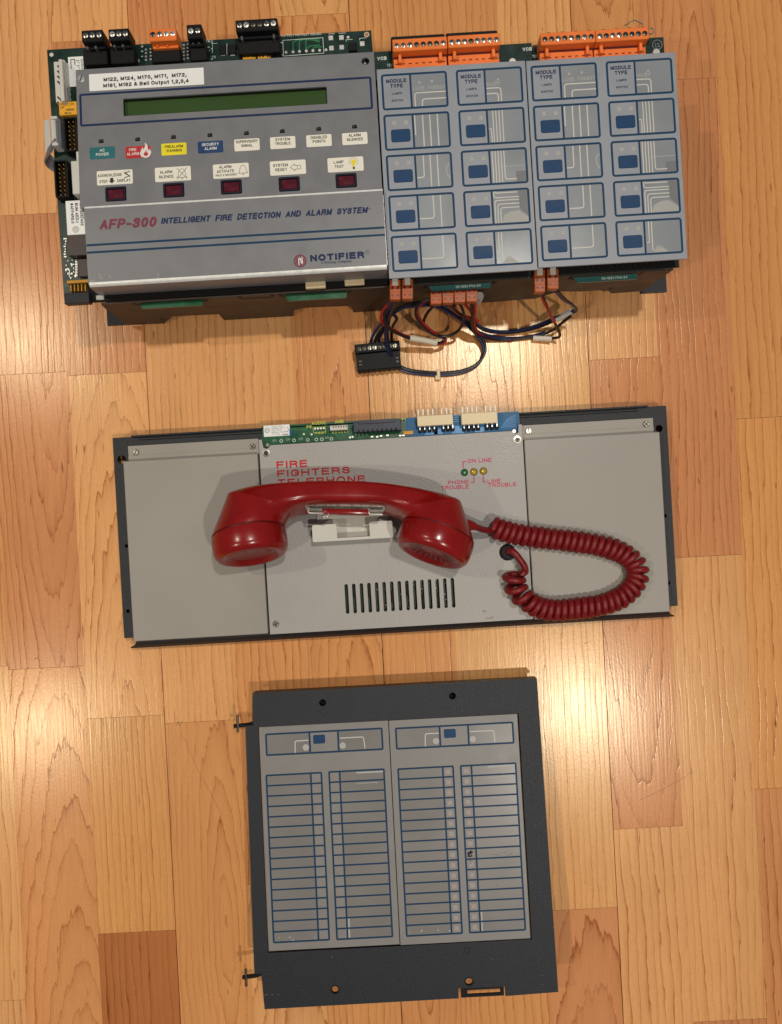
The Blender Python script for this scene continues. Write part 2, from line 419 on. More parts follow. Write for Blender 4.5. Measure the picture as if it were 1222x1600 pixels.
# floor: one material; each block carries its own ring pattern and tone
def wood_material():
    m = bpy.data.materials.new('beech_laminate'); m.use_nodes = True
    nt = m.node_tree; N = nt.nodes; Lk = nt.links
    b = N['Principled BSDF']
    def math_(op, a, b_=None, c=None):
        n = N.new('ShaderNodeMath'); n.operation = op
        for i, v in enumerate((a, b_, c)):
            if v is None: continue
            if isinstance(v, (int, float)): n.inputs[i].default_value = v
            else: Lk.new(v, n.inputs[i])
        return n.outputs[0]
    def attr(name):
        n = N.new('ShaderNodeAttribute'); n.attribute_type = 'OBJECT'; n.attribute_name = name
        return n.outputs['Fac']
    tc = N.new('ShaderNodeTexCoord'); sp = N.new('ShaderNodeSeparateXYZ'); Lk.new(tc.outputs['Object'], sp.inputs[0])
    x = math_('MULTIPLY', sp.outputs[0], 1000); y = math_('MULTIPLY', sp.outputs[1], 1000)
    oi = N.new('ShaderNodeObjectInfo'); seed = math_('MULTIPLY', oi.outputs['Random'], 400)
    def noise(fx, fy, detail=2, rough=.5, off=0.0):
        c = N.new('ShaderNodeCombineXYZ')
        Lk.new(math_('MULTIPLY', x, fx), c.inputs[0]); Lk.new(math_('MULTIPLY', y, fy), c.inputs[1]); Lk.new(math_('ADD', seed, off), c.inputs[2])
        n = N.new('ShaderNodeTexNoise'); n.inputs['Scale'].default_value = 1; n.inputs['Detail'].default_value = detail; n.inputs['Roughness'].default_value = rough
        Lk.new(c.outputs[0], n.inputs['Vector']); return n.outputs['Fac']
    n1 = noise(.022, .0045, 2, .5); n2 = noise(.13, .018, 3, .6, 7); n3 = noise(.5, .02, 2, .5, 13)
    dx = math_('SUBTRACT', x, attr('grain_centre'))
    dz = math_('ADD', math_('MULTIPLY', y, attr('grain_slope')), attr('grain_depth'))
    r = math_('SQRT', math_('ADD', math_('MULTIPLY', dx, dx), math_('MULTIPLY', dz, dz)))
    f = math_('DIVIDE', r, attr('ring_width'))
    f = math_('ADD', f, math_('MULTIPLY', n1, attr('grain_wander'))); f = math_('ADD', f, math_('MULTIPLY', n2, 1.15)); f = math_('ADD', f, math_('MULTIPLY', n3, .2))
    wn = N.new('ShaderNodeTexWhiteNoise'); wn.noise_dimensions = '1D'; Lk.new(math_('ADD', math_('FLOOR', f), seed), wn.inputs['W'])
    fr = math_('FRACT', f)
    cr = N.new('ShaderNodeValToRGB'); Lk.new(fr, cr.inputs[0])
    e = cr.color_ramp.elements
    e[0].position = 0; e[0].color = (0, 0, 0, 1); e[1].position = 1; e[1].color = (.05, .05, .05, 1)
    for p, v in ((.5, .06), (.8, .2), (.915, .5), (.95, 1.0), (.972, .35)):
        q = e.new(p); q.color = (v, v, v, 1)
    n4 = noise(.03, .012, 2, .5, 31)
    ls = math_('MULTIPLY', cr.outputs[0], math_('MULTIPLY', math_('MULTIPLY_ADD', n4, 1.2, .35), math_('MULTIPLY_ADD', wn.outputs['Value'], 1.0, .5)))
    fib = noise(.9, .03, 3, .6, 3); speck = noise(.9, .45, 3, .7, 5); patch = noise(.02, .006, 2, .5, 17)
    v = math_('MULTIPLY_ADD', fib, .30, .85); v = math_('MULTIPLY', v, math_('MULTIPLY_ADD', speck, .34, .83))
    v = math_('MULTIPLY', v, math_('MULTIPLY_ADD', patch, .26, .87))
    mx = N.new('ShaderNodeMix'); mx.data_type = 'RGBA'; mx.blend_type = 'MULTIPLY'
    Lk.new(ls, mx.inputs[0]); Lk.new(oi.outputs['Color'], mx.inputs[6]); mx.inputs[7].default_value = (.56, .38, .26, 1)
    # rare dark flecks
    fl = noise(.45, .055, 0, .5, 23); flm = N.new('ShaderNodeMapRange'); Lk.new(fl, flm.inputs[0])
    flm.inputs[1].default_value = .83; flm.inputs[2].default_value = .87
    mx2 = N.new('ShaderNodeMix'); mx2.data_type = 'RGBA'; mx2.blend_type = 'MULTIPLY'
    Lk.new(math_('MULTIPLY', flm.outputs[0], .7), mx2.inputs[0]); Lk.new(mx.outputs[2], mx2.inputs[6]); mx2.inputs[7].default_value = (.35, .22, .13, 1)
    sc_ = N.new('ShaderNodeVectorMath'); sc_.operation = 'SCALE'; Lk.new(mx2.outputs[2], sc_.inputs[0]); Lk.new(v, sc_.inputs['Scale'])
    Lk.new(sc_.outputs[0], b.inputs['Base Color'])
    Lk.new(math_('MULTIPLY_ADD', fib, .12, .165), b.inputs['Roughness'])
    b.inputs['Specular Tint'].default_value = (1, .93, .72, 1)
    h = math_('ADD', math_('MULTIPLY', ls, -.5), math_('MULTIPLY', noise(.55, .016, 2, .5, 51), 1.1)); h = math_('ADD', h, math_('MULTIPLY', noise(.55, .4, 2, .6, 41), .5))
    bp = N.new('ShaderNodeBump'); bp.inputs['Strength'].default_value = .16; bp.inputs['Distance'].default_value = .0004
    Lk.new(h, bp.inputs['Height']); Lk.new(bp.outputs[0], b.inputs['Normal'])
    return m
WOOD = wood_material()

# ------------------------------------------------------------------ floor
FF = Frame(Vector((0, 0, 0)), Rz(3.0))
floor_me = MB().box(-1500, 1500, -1500, 1500, -14, -9).mesh('floor', mat('floor_joint', srgb(92, 60, 34), .7))
floor = bpy.data.objects.new('floor', floor_me); sc.collection.objects.link(floor)
floor['kind'] = 'structure'
floor.rotation_euler.z = R(3.0); ROOT['floor'] = FF
LIGHT, MID, PINK, RED, GOLD = (230, 168, 108), (219, 152, 93), (213, 143, 92), (188, 116, 66), (224, 159, 94)
TONES = [LIGHT, MID, PINK, GOLD, MID, LIGHT]
EDGES = [-93, 24, 143, 265, 380, 495, 611, 726, 842, 957, 1066, 1181, 1298]
def ux(e): return FF.L(e, 1270)[0]
def uy(ci, y):
    x = EDGES[ci] + 57; return FF.L(x, y)[1]
# column -> list of (photo y of the block's upper end, tone, kind of grain)
BLK = {0: [(-700, MID, 's'), (-60, LIGHT, 's'), (582, MID, 's'), (1043, LIGHT, 's'), (1566, LIGHT, 's')],
       1: [(-560, MID, 'c'), (-200, LIGHT, 's'), (333, PINK, 's'), (582, PINK, 'c'), (1043, MID, 'c')],
       2: [(-420, LIGHT, 's'), (60, PINK, 's'), (582, LIGHT, 'c'), (1120, GOLD, 's'), (1457, RED, 's')],
       3: [(-380, PINK, 's'), (210, LIGHT, 's'), (1127, MID, 'c')],
       4: [(-300, MID, 's'), (230, LIGHT, 's'), (840, MID, 's'), (1380, LIGHT, 'c')],
       5: [(-500, LIGHT, 'c'), (20, MID, 'c'), (830, MID, 'c'), (1440, MID, 's')],
       6: [(-330, MID, 's'), (330, LIGHT, 's'), (900, MID, 's'), (1490, MID, 'c')],
       7: [(-450, MID, 's'), (270, MID, 'c'), (860, LIGHT, 's'), (1530, MID, 's')],
       8: [(-250, LIGHT, 's'), (180, LIGHT, 's'), (900, LIGHT, 's'), (1421, PINK, 'c')],
       9: [(-500, MID, 'c'), (150, LIGHT, 's'), (558, PINK, 'c'), (1293, LIGHT, 's')],
       10: [(-380, PINK, 'c'), (121, PINK, 's'), (868, LIGHT, 's'), (1595, PINK, 's')],
       11: [(-300, MID, 's'), (650, MID, 's'), (1230, PINK, 's')]}
def plank(x0, x1, y0, y1, tone, kind, gl, gr, rnd):
    b = MB(FF).box(x0 + gl, x1 - gr, y0 + .12, y1 - .12, -9, 0)
    cx, cy = (x0 + x1) / 2, (y0 + y1) / 2
    for v in b.bm.verts: v.co -= Vector((cx, cy, 0))
    me = b.mesh('plank', WOOD)
    o = bpy.data.objects.new('plank', me); sc.collection.objects.link(o)
    o.parent = floor; o.location = (cx * MM, cy * MM, 0)
    j = rnd.uniform(.95, 1.05)
    c = srgb(*tone); o.color = (min(1, c[0] * j), min(1, c[1] * j * rnd.uniform(.98, 1.02)), min(1, c[2] * j * rnd.uniform(.96, 1.04)), 1)
    ln = y1 - y0
    if kind == 'c':
        o['grain_centre'] = rnd.uniform(-14, 14); o['grain_slope'] = rnd.choice((-1, 1)) * rnd.uniform(.07, .12)
        o['grain_depth'] = rnd.uniform(16, 30); o['ring_width'] = rnd.uniform(4.6, 6.2); o['grain_wander'] = 2.6
    else:
        o['grain_centre'] = rnd.choice((-1, 1)) * rnd.uniform(70, 150); o['grain_slope'] = rnd.uniform(-.05, .05)
        o['grain_depth'] = rnd.uniform(10, 30); o['ring_width'] = rnd.uniform(5.0, 7.4); o['grain_wander'] = rnd.uniform(1.6, 3.0)
rnd = random.Random(11)
W3 = 115.5 / S
xe = [ux(e) for e in EDGES]
cols = [(xe[i], xe[i + 1], i) for i in range(12)]
for k in range(1, 7):
    cols.append((xe[0] - W3 * k, xe[0] - W3 * (k - 1), -k)); cols.append((xe[-1] + W3 * (k - 1), xe[-1] + W3 * k, 11 + k))
for x0, x1, ci in cols:
    gl = .3 if ci % 3 == 0 else .02; gr = .3 if ci % 3 == 2 else .02
    if ci in BLK:
        ys = [uy(ci, b[0]) for b in BLK[ci]] + [-900.0]
        if ys[-2] < -650: ys[-1] = ys[-2] - 250
        for i, (_, tone, kd) in enumerate(BLK[ci]):
            plank(x0, x1, ys[i + 1], ys[i], tone, kd, gl, gr, rnd)
    else:
        y = 760 + rnd.uniform(0, 200)
        while y > -760:
            n = y - rnd.uniform(260, 420); plank(x0, x1, n, y, rnd.choice(TONES), rnd.choice('ssc'), gl, gr, rnd); y = n
sb = MB(FF)
def scr(p, w): sb.stroke([FF.L(*q) for q in p], w, .05)
scr([(1000, 1250), (1030, 1236), (1062, 1219), (1082, 1206)], .24)
scr([(286, 1150), (310, 1205), (330, 1240), (347, 1276)], .25)
scr([(276, 1133), (279, 1127), (281, 1134), (285, 1126)], .4)
scr([(54, 1030), (59, 1027)], .6); scr([(913, 1006), (917, 1003)], .6)
sb.part('scratch', M['scratch'], floor)

# ------------------------------------------------------------------ small shared pieces
def screw_mesh(r, h, slot=True, m='metal', ang=.6, name='screw'):
    b = MB(); c = r * .18
    b.lathe([(r, 0), (r, h * .6), (r - c, h), (0, h)], None, 16)
    me_m = [M[m], M['blacker']]
    n0 = len(b.bm.faces)
    if slot:
        b.bm.faces.ensure_lookup_table()
        q = bmesh.new()
        for a in ((ang,) if slot == 1 else (ang, ang + math.pi / 2)):
            d = Vector((math.cos(a), math.sin(a))); n = Vector((-d.y, d.x)) * r * .14; e = d * r * .82
            q.faces.new([q.verts.new((*(p), h + .03)) for p in (e + n, -e + n, -e - n, e - n)])
            h += .01
        for f in q.faces: f.material_index = 1
        b.merge(q)
    b.recalc = False
    return b.mesh(name, me_m)

# ================================================================== 1  FIRE ALARM PANEL
oA = P(590, 270, 95); oA.z = 0
FA = Frame(oA, Rz(3.45))
panel = thing('fire_alarm_panel', 'wide grey fire alarm control panel with green display and blue-keyed modules, topmost on floor', 'control panel', FA)
ZB = 73.6                                     # top of the main board
ywall = FA.L(600, 449, 72)[1]

# chassis: back sheet on the floor and the front wall with its cut-outs
b = MB(FA)
x0 = FA.L(168, 500, 1)[0]; x1 = FA.L(1041, 446, 1)[0]
y0 = FA.L(186, 508, 1)[1]; y1 = FA.L(600, 150, 1)[1]
xA, xB = FA.L(204, 500, 1)[0], FA.L(1000, 450, 1)[0]; yw = ywall + 9
b.prism([(x0, y0), (xA, y0), (xA, yw), (xB, yw), (xB, y0), (x1, y0), (x1, y1), (x0, y1)], 0.3, 1.8)
chassis = b.part('chassis', M['powder'], panel)
wall_px = [(157, 475), (166, 484), (200, 508), (258, 505.5), (259, 503), (270, 494.5), (342.6, 491), (351, 501), (380, 499.6), (459, 494.7), (459.5, 485),
           (475, 481), (548.7, 478), (553.6, 488.5), (595, 487), (751, 473.5), (837, 466.5), (873, 455.5), (910, 455.5), (949, 453), (955, 458.5), (1003, 455), (1063.5, 412)]
pts = [FA.LY(px, py, ywall) for px, py in wall_px]
pts[0] = (pts[0][0], 72); pts[-1] = (pts[-1][0], 72)
pts = [(x, max(1.9, z)) for x, z in pts]
b = MB(FA)
b.plate(pts, [], 0, 1.2)
for v in b.bm.verts: v.co = Vector((v.co.x, ywall + 1.2 - v.co.z, v.co.y))
b.part('chassis_wall', M['chassis'], panel)
b = MB(FA)                                     # bright curved rim of the can seen through the cut-out
arc = [FA.LY(px, py, ywall + 6) for px, py in ((459, 483.5), (480, 486), (502, 486.6), (527, 484.5), (549, 479.5))]
b.tube([(x, ywall + 6, z) for x, z in spline([(a[0], a[1], 0) for a in arc], 5) for _ in (0,)] if False else [(p.x, ywall + 6, p.y) for p in spline([(a[0], a[1], 0) for a in arc], 5)], 1.0, 6)
b.part('can_rim', M['nylon'], panel)
b = MB(FA)
for px in (470, 1060): pass
b.box(FA.L(170, 400, 40)[0], FA.L(975, 300, 40)[0], ywall + 8, y1 - 6, 4, 71)
b.part('chassis_body', M['blacker'], panel)
b = MB(FA)
b.box(FA.L(141, 470, 75)[0], FA.L(606, 440, 75)[0], ywall + 1.4, ywall + 16, 72, 75.2, .3)
b.part('front_rail', M['black'], panel)
# bent corners of the wall
b = MB(FA)
for px, py in ((250, 500), (948, 452)):
    x, z = FA.LY(px, py, ywall)
    b.face([(x, ywall - .1, z + 4), (x + 4, ywall - .1, z - 3), (x + 4, ywall - .1, z + 5)])
b.part('wall_notch', M['blacker'], panel)

# main board
b = MB(FA)
tl = FA.L(72, 78, ZB); tr_ = FA.L(580, 47, ZB); bl = FA.L(102, 474, ZB)
bx0 = (tl[0] + bl[0]) / 2
b.prism([(bx0 - .8, tl[1]), (tr_[0], tl[1]), (FA.L(583, 95, ZB)[0] + 4, ywall + 3), (bx0 + .8, ywall + 3)], 72, ZB)
board = b.part('circuit_board', M['pcb_dark'], panel)
# bottom edge strip with pins, in shade below the cover
b = MB(FA)
for i in range(46):
    px = 622 + i * 9.2
    y = ywall + 4.5
    x = FA.L(px, 440 - (px - 609) * .06, 74)[0]
    b.box(x - .5, x + .5, y - .6, y + .6, 73, 76)
b.part('pin_row', M['dull'], panel)
b = MB(FA); b.box(FA.L(612, 440, 74)[0], FA.L(1060, 412, 74)[0], ywall + 1.6, ywall + 12, 72.2, 74.4, .2); b.part('front_rail', M['black'], panel)
b = MB(FA)
xl, xr = FA.L(609, 440, 74)[0], FA.L(1062, 412, 74)[0]
b.box(xl, xr, ywall + 1.3, FA.L(800, 110, 74)[1], 72, 73.4)
b.part('circuit_board', M['pcb_dark'], panel)

def tongue(px0, px1, pyt, pyb, m, writing=None):
    b = MB(FA); z = 67
    ya = ywall + 2; 
    xa, ytip = FA.L(px0, pyb + (px1 - px0) * .03, z); xb, _ = FA.L(px1, pyb - (px1 - px0) * .03, z)
    ytip = FA.L((px0 + px1) / 2, pyb, z)[1]
    b.prism([(xa - 2, ya), (xb + 2, ya), (xb + .5, ytip), (xa + 1.5, ytip)], z - 1.6, z)
    o = b.part('board_tab', m, panel)
    b = MB(FA); b.box(xa - 4, xb + 4, ywall - .15, ywall + .5, z - 4.2, z - 1.7); b.box(xa - 5, xa - 2.4, ywall - .2, ywall + .4, z - 2, 71.5); b.box(xb + 2.4, xb + 5, ywall - .2, ywall + .4, z - 2, 71.5)
    b.part('wall_slot', M['blacker'], panel)
    if writing:
        b = MB(FA); put_text(b, writing, (xa + xb) / 2 - 3, ytip + 1.0, 2.0, (xb - xa) * .42, 0, z + .06, 'l', .02)
        b.part('lettering', M['silk'], o)
tongue(220, 315, 466, 480, M['pcb'])
tongue(383, 418, 456, 463, M['pcb_dark'])
tongue(447, 540, 455, 468, M['pcb'])
tongue(672, 765, 440, 452, M['pcb_teal'], '00-1234 PCA-24')
tongue(899, 994, 424, 439, M['pcb_teal'], '00-1234 PCA-24')
b = MB(FA)
for px, py in ((247, 458), (258, 457.5), (275, 457)):
    x, y = FA.L(px, py, ZB); put_text(b, '00', x, y - 1.5, 2.2, 4, 0, ZB + .06, 'c')
b.part('lettering', M['silk'], board)
for px, py, px2, py2 in ((478, 444.5, 509, 452), (539, 440, 569.5, 447)):
    a = FA.L(px, py2, 76); c = FA.L(px2, py, 76)
    MB(FA).box(a[0], c[0], a[1], c[1] + 4, 74, 78, .4).part('white_jumper', M['nylon'], panel)

# ---- front cover: sloped upper face and flat lower face
zr = 97.0
FU0 = FA.L(360, 312, zr)                      # the ridge line passes here
slope = 4.4
FU = Frame(FA.M @ Vector((0, FU0[1], zr)), Rz(3.45) @ Rx(-slope))
ux0 = (FU.L(113, 110, 0)[0] + FU.L(131, 325, 0)[0]) / 2; ux1 = (FU.L(585.5, 81, 0)[0] + FU.L(596, 297, 0)[0]) / 2
uyt = (FU.L(113, 109.6, 0)[1] + FU.L(585, 81, 0)[1]) / 2
def fu(px, py, z=0): return FU.L(px, py, z)
holes = []
dA, dB = fu(193.2, 181.5), fu(510.3, 135)
disp = rr(dA[0], dA[1], dB[0], dB[1], .8); holes.append(disp)
keys = [(181, 303), (271.5, 297), (361.5, 292), (452, 287.5), (541, 282)]
KW, KH = 7.2, 5.0
kc = [fu(*k) for k in keys]
for x, y in kc: holes.append(rr(x - KW - .5, y - KH - .5, x + KW + .5, y + KH + .5, 1.2))
leds = [(158, 220), (215, 217), (271, 213.5), (328, 210.5), (385, 207.5), (441, 204.3), (498, 200.8), (554, 197.3)]
lc = [fu(*l) for l in leds]
for x, y in lc:
    holes.append([(x - 1.8, y - 1.7), (x + 1.8, y - 1.7), (x + 1.8, y + .6), (x + .8, y + 1.6), (x - .2, y + .9), (x - .9, y + 1.4), (x - 1.8, y + .4)])
hx, hy = fu(571, 95.5); holes.append(circ(hx, hy, 2.9))
cover = None
b = MB(FU)
b.plate([(ux0, 0.0), (ux1, 0.0), (ux1, uyt), (ux0, uyt)], holes, -1.4, 0)
# folded sides and top of the upper section
b.box(ux0, ux0 + 1.2, 0.4, uyt, -16, -1.4); b.box(ux1 - 1.2, ux1, 0.4, uyt, -16, -1.4); b.box(ux0 + 1.2, ux1 - 1.2, uyt - 1.2, uyt, -10, -1.4)
cover = b.part('front_cover', M['cover'], panel)
b = MB(FU); b.box(ux0 + 3, ux1 - 3, 3, uyt - 14, -6.5, -5); b.part('cover_backing', M['blacker'], cover)
b = MB(FU); b.cyl(hx, hy, -6, -4.6, 3.4); b.part('board_glimpse', M['pcb_dark'], cover)
b = MB(FU); b.cyl(hx - .4, hy + .7, -4.6, -3.6, .9); b.part('solder_pad', M['tin'], cover)
b = MB(FU); b.box(dA[0] - 3, dB[0] + 3, dA[1] - 3, dB[1] + 3, -5.2, -4.2)
display = b.part('display', M['lcd'], panel)
b = MB(FU); b.plate(rr(dA[0] - 1.2, dA[1] - 1.2, dB[0] + 1.2, dB[1] + 1.2, .8), [rr(dA[0] - .05, dA[1] - .05, dB[0] + .05, dB[1] + .05, .8)], -4.1, -1.5)
b.part('display_rim_shade', M['blacker'], panel)  # black ring; the recess's shadow band is put into its colour
# lower section
ZL = 99.0
yr = FA.L(360, 312, zr)[1]
lx0 = (FA.L(131.5, 325, ZL)[0] + FA.L(138, 447, ZL)[0]) / 2; lx1 = (FA.L(597, 297, ZL)[0] + FA.L(606.5, 420, ZL)[0]) / 2
yb = (FA.L(138, 448, ZL)[1] + FA.L(606, 421, ZL)[1]) / 2
prof = [(yr + .2, 74), (yr + .2, zr - 1.2), (yr + .1, ZL - .9), (yr - .7, ZL)]
for i in range(7):
    a = R(90 * i / 6); prof.append((yb + 3.2 - 3.2 * math.sin(a), ZL - 3.2 + 3.2 * math.cos(a)))
prof.append((yb, 76.5))
b = MB(FA)
A_ = [b.bm.verts.new((lx0, y, z)) for y, z in prof]; B_ = [b.bm.verts.new((lx1, y, z)) for y, z in prof]
for i in range(len(prof) - 1): b.bm.faces.new((A_[i], A_[i + 1], B_[i + 1], B_[i]))
b.bm.faces.new((A_[0], B_[0], B_[-1], A_[-1])); b.bm.faces.new(A_[::-1]); b.bm.faces.new(B_)
cover_low = b.part('lower_cover', M['cover'], panel, angle=25)
b = MB(FA)                                    # lamp highlight on the fold painted as a pale strip; scuffed corners
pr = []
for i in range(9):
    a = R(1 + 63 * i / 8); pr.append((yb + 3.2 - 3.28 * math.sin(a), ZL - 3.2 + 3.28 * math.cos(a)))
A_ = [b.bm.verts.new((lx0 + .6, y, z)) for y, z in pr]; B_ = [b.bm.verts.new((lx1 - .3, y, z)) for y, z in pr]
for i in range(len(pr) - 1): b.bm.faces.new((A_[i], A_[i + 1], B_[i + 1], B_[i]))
b.part('fold_highlight', M['fold'], cover_low)
b = MB(FA); b.prism([(lx0 + .5, yr + .35), (lx1, yr + .35), (lx1, yr - .95), (lx0 + .5, yr - .95)], ZL - .6, ZL + .15, .1); b.part('ridge_highlight', M['ridge'], cover_low)  # lit line along the ridge, painted as a white strip
b = MB(FA)
b.box(lx1 - .02, lx1 + .25, yb + 3, yr - 4, ZL - 3, ZL + .03)
b.part('side_edge', M['alu'], cover_low)
b = MB(FA)
def scuff(px, py, w, h, n=5):
    for i in range(n):
        x, y = FA.L(px + rnd.uniform(-w, w), py + rnd.uniform(-h, h), ZL)
        a = rnd.uniform(.3, 2.2); l = rnd.uniform(.6, 2.2)
        b.stroke([(x, y), (x + l * math.cos(a), y + l * math.sin(a))], rnd.uniform(.15, .5), ZL + .05)
scuff(164, 433, 8, 4, 9); scuff(246, 433, 3, 4, 3); scuff(145, 442, 4, 3, 14)
b.part('paint_chip', M['ghost'], cover_low)

# print on the cover
zp = .08
b = MB(FU)
q = [fu(125, 149), fu(579, 120.5), fu(580.8, 168.3), fu(127.5, 197)]
xa = (q[0][0] + q[3][0]) / 2; xb = (q[1][0] + q[2][0]) / 2; ya = (q[2][1] + q[3][1]) / 2; yb2 = (q[0][1] + q[1][1]) / 2
b.stroke(rr(xa, ya, xb, yb2, .8, 2), 1.6, zp, True)
b.part('display_border', M['navy_print'], cover)
b = MB(FU)
xa, ya = fu(140, 143); xb, yb2 = fu(318, 105)
ly0, ly1 = (fu(140.3, 143)[1] + fu(319, 131.7)[1]) / 2, (fu(139.8, 117)[1] + fu(317, 105)[1]) / 2
b.prism(rr(xa, ly0, xb, ly1, .3, 1), 0, .16)
lab = b.part('paper_label', M['white_paper'], panel)
b = MB(FU)
print_px(b, 'M122, M124, M170, M171,  M172,', (162, 127.5), (291.5, 119.5), 6.6, .24, .025)
print_px(b, 'M181, M182 & Bell Output 1,2,3,4', (161.5, 137), (295, 129), 6.6, .24, .025)
b.part('lettering', M['black_print'], lab)
sm = screw_mesh(2.8, 1.2, 1, 'tin', 1.2)
inst('screw', sm, panel, FU, *fu(127.5, 123.6), 0)

def flame(mb, x, y, s, z):
    pts = [(0, -.5), (.32, -.38), (.46, -.05), (.34, .28), (.3, .05), (.2, .2), (.16, .55), (-.02, .8), (-.02, .45), (-.16, .2), (-.22, .42), (-.36, .12), (-.46, -.1), (-.34, -.38)]
    mb.face([(x + p[0] * s, y + p[1] * s, z) for p in pts])
def bell(mb, x, y, s, z, w=.28):
    mb.stroke([(x + p[0] * s, y + p[1] * s) for p in ((-.5, -.38), (-.36, -.22), (-.32, .1), (-.24, .34), (0, .48), (.24, .34), (.32, .1), (.36, -.22), (.5, -.38))], w, z, True)
    mb.stroke([(x + p[0] * s, y + p[1] * s) for p in ((-.12, -.4), (-.08, -.54), (.08, -.54), (.12, -.4))], w, z)
kpx = FU.k(0)
LAB1 = [((160, 239), 'teal_label', ['AC', 'POWER'], 'white_print'), ((216, 237.7), 'red_label', ['FIRE', 'ALARM'], 'white_print'), ((272, 233), 'yellow_label', ['PREALARM', 'WARNING'], 'black_print'),
        ((329, 229.8), 'navy_label', ['SECURITY', 'ALARM'], 'white_print'), ((386, 226.3), 'paper', ['SUPERVISORY', 'SIGNAL'], 'black_print'), ((442, 223), 'paper', ['SYSTEM', 'TROUBLE'], 'black_print'),
        ((498.5, 219.8), 'paper', ['DISABLED', 'POINTS'], 'black_print'), ((554.5, 216.6), 'paper', ['ALARM', 'SILENCED'], 'black_print')]
for (px, py), m, lines, ink in LAB1:
    x, y = fu(px, py); w, h = 20.5 * kpx, 10 * kpx
    b = MB(FU); b.prism(rr(x - w, y - h, x + w, y + h, .9), 0, .14)
    lo = b.part('indicator_label', M[m], panel, ' '.join(['label reading'] + lines).lower())
    b = MB(FU); cap = 4.9 * kpx
    wd = {'SUPERVISORY': 36, 'PREALARM': 30, 'WARNING': 26, 'SECURITY': 28, 'SYSTEM': 24, 'TROUBLE': 26, 'DISABLED': 27, 'POINTS': 21, 'SILENCED': 27, 'ALARM': 20, 'POWER': 21, 'AC': 8, 'SIGNAL': 19, 'FIRE': 12}
    up = 1.0 if m != 'paper' else 2.2
    cxo = -8.5 * kpx if lines[0] == 'FIRE' else 0
    for i, s in enumerate(lines):
        put_text(b, s, x + cxo, y + (up + .9 - i * 6.9) * kpx, cap, wd[s] * kpx * .98, 0, .22, 'c', .012)
    if lines[0] == 'FIRE': flame(b, x + 12 * kpx, y - .3, 9.2, .22); 
    b.part('lettering', M[ink], lo)
    if lines[0] == 'FIRE':
        b = MB(FU); flame(b, x + 12.6 * kpx, y - 1.6, 3.6, .3); b.part('lettering', M['red_label'], lo)
LAB2 = [((179.5, 277.3), 'ack'), ((270.3, 272), 'silence'), ((361, 267), 'activate'), ((450, 262), 'reset'), ((540, 257), 'lamp')]
for (px, py), kd in LAB2:
    x, y = fu(px, py); w, h = 29 * kpx, 12 * kpx
    b = MB(FU); b.prism(rr(x - w, y - h, x + w, y + h, .9), 0, .14)
    lo = b.part('key_label', M['paper'], panel)
    b = MB(FU); c = 5.0 * kpx; z = .22
    T = lambda s, dx, dy, w_, cap=c: put_text(b, s, x + dx * kpx, y + dy * kpx, cap, w_ * kpx, 0, z, 'c', .01)
    if kd == 'ack':
        T('ACKNOWLEDGE', -8, 1.6, 39); T('STEP', -18.5, -8.4, 13); T('DISPLAY', 14.5, -8.4, 21)
        b.face([(x + p[0] * kpx, y + p[1] * kpx, z) for p in ((-7.5, -.5), (-2.5, -.5), (-2.5, -5), (.2, -5), (-5, -10), (-10.2, -5), (-7.5, -5))])
        b.stroke([(x + p[0] * kpx, y + p[1] * kpx) for p in ((16, 9), (25, -1))], .35, z); b.stroke([(x + p[0] * kpx, y + p[1] * kpx) for p in ((25, 9), (16, 6), (24, 1), (15, -2))], .6, z + .02)
    elif kd == 'silence':
        T('ALARM', -11, 1.4, 20); T('SILENCE', -11, -6.4, 24)
        bell(b, x + 14.5 * kpx, y, 17 * kpx, z)
        b.stroke([(x + p[0] * kpx, y + p[1] * kpx) for p in ((6.5, 9.5), (23, -9.5))], .3, z + .02); b.stroke([(x + p[0] * kpx, y + p[1] * kpx) for p in ((23, 9.5), (6.5, -9.5))], .3, z + .04)
    elif kd == 'activate':
        T('ALARM', -9, 4.6, 20); T('ACTIVATE', -9, -2.6, 28); T('HOLD 2 SECONDS', -8, -8.2, 34, 3.4 * kpx); bell(b, x + 19.5 * kpx, y + .4, 15.5 * kpx, z)
    elif kd == 'reset':
        T('SYSTEM', -12, 2.2, 24); T('RESET', -11, -5.4, 19)
        b.stroke([(x + p[0] * kpx, y + p[1] * kpx) for p in ((4, 0), (11, 5.6), (11, 2.8), (20, 2.8), (21, 0), (20, -3.4), (11, -3.4), (11, -6))], .3, z, True)
        b.stroke([(x + p[0] * kpx, y + p[1] * kpx) for p in ((14.5, 2.6), (15.5, 0), (14.5, -3.2))], .25, z + .02)
    else:
        T('LAMP', -11, 2.0, 16); T('TEST', -10.5, -5.4, 14.5)
        for i in range(14):
            a = R(-30 + 240 * i / 13); ca, sa = math.cos(a), math.sin(a); l = (7.2 if i % 2 else 8.4)
            b.stroke([(x + (13 + 5 * ca) * kpx, y + (4 + 5 * sa) * kpx), (x + (13 + l * ca) * kpx, y + (4 + l * sa) * kpx)], .16, z)
        b.face([(x + p[0] * kpx, y + p[1] * kpx, z) for p in ((11.2, -5), (14.8, -5), (14.4, -9), (11.8, -9))])
    b.part('lettering', M['black_print'], lo)
    if kd == 'lamp':
        b = MB(FU); b.face([(x + (13 + p[0]) * kpx, y + (3.6 + p[1]) * kpx, z) for p in ((-1.8, -8), (1.8, -8), (2, -4.5), (3.9, -1.2), (3.6, 2), (1.6, 4), (-1.6, 4), (-3.6, 2), (-3.9, -1.2), (-2, -4.5))]); b.part('bulb_picture', M['yellow_label'], lo)
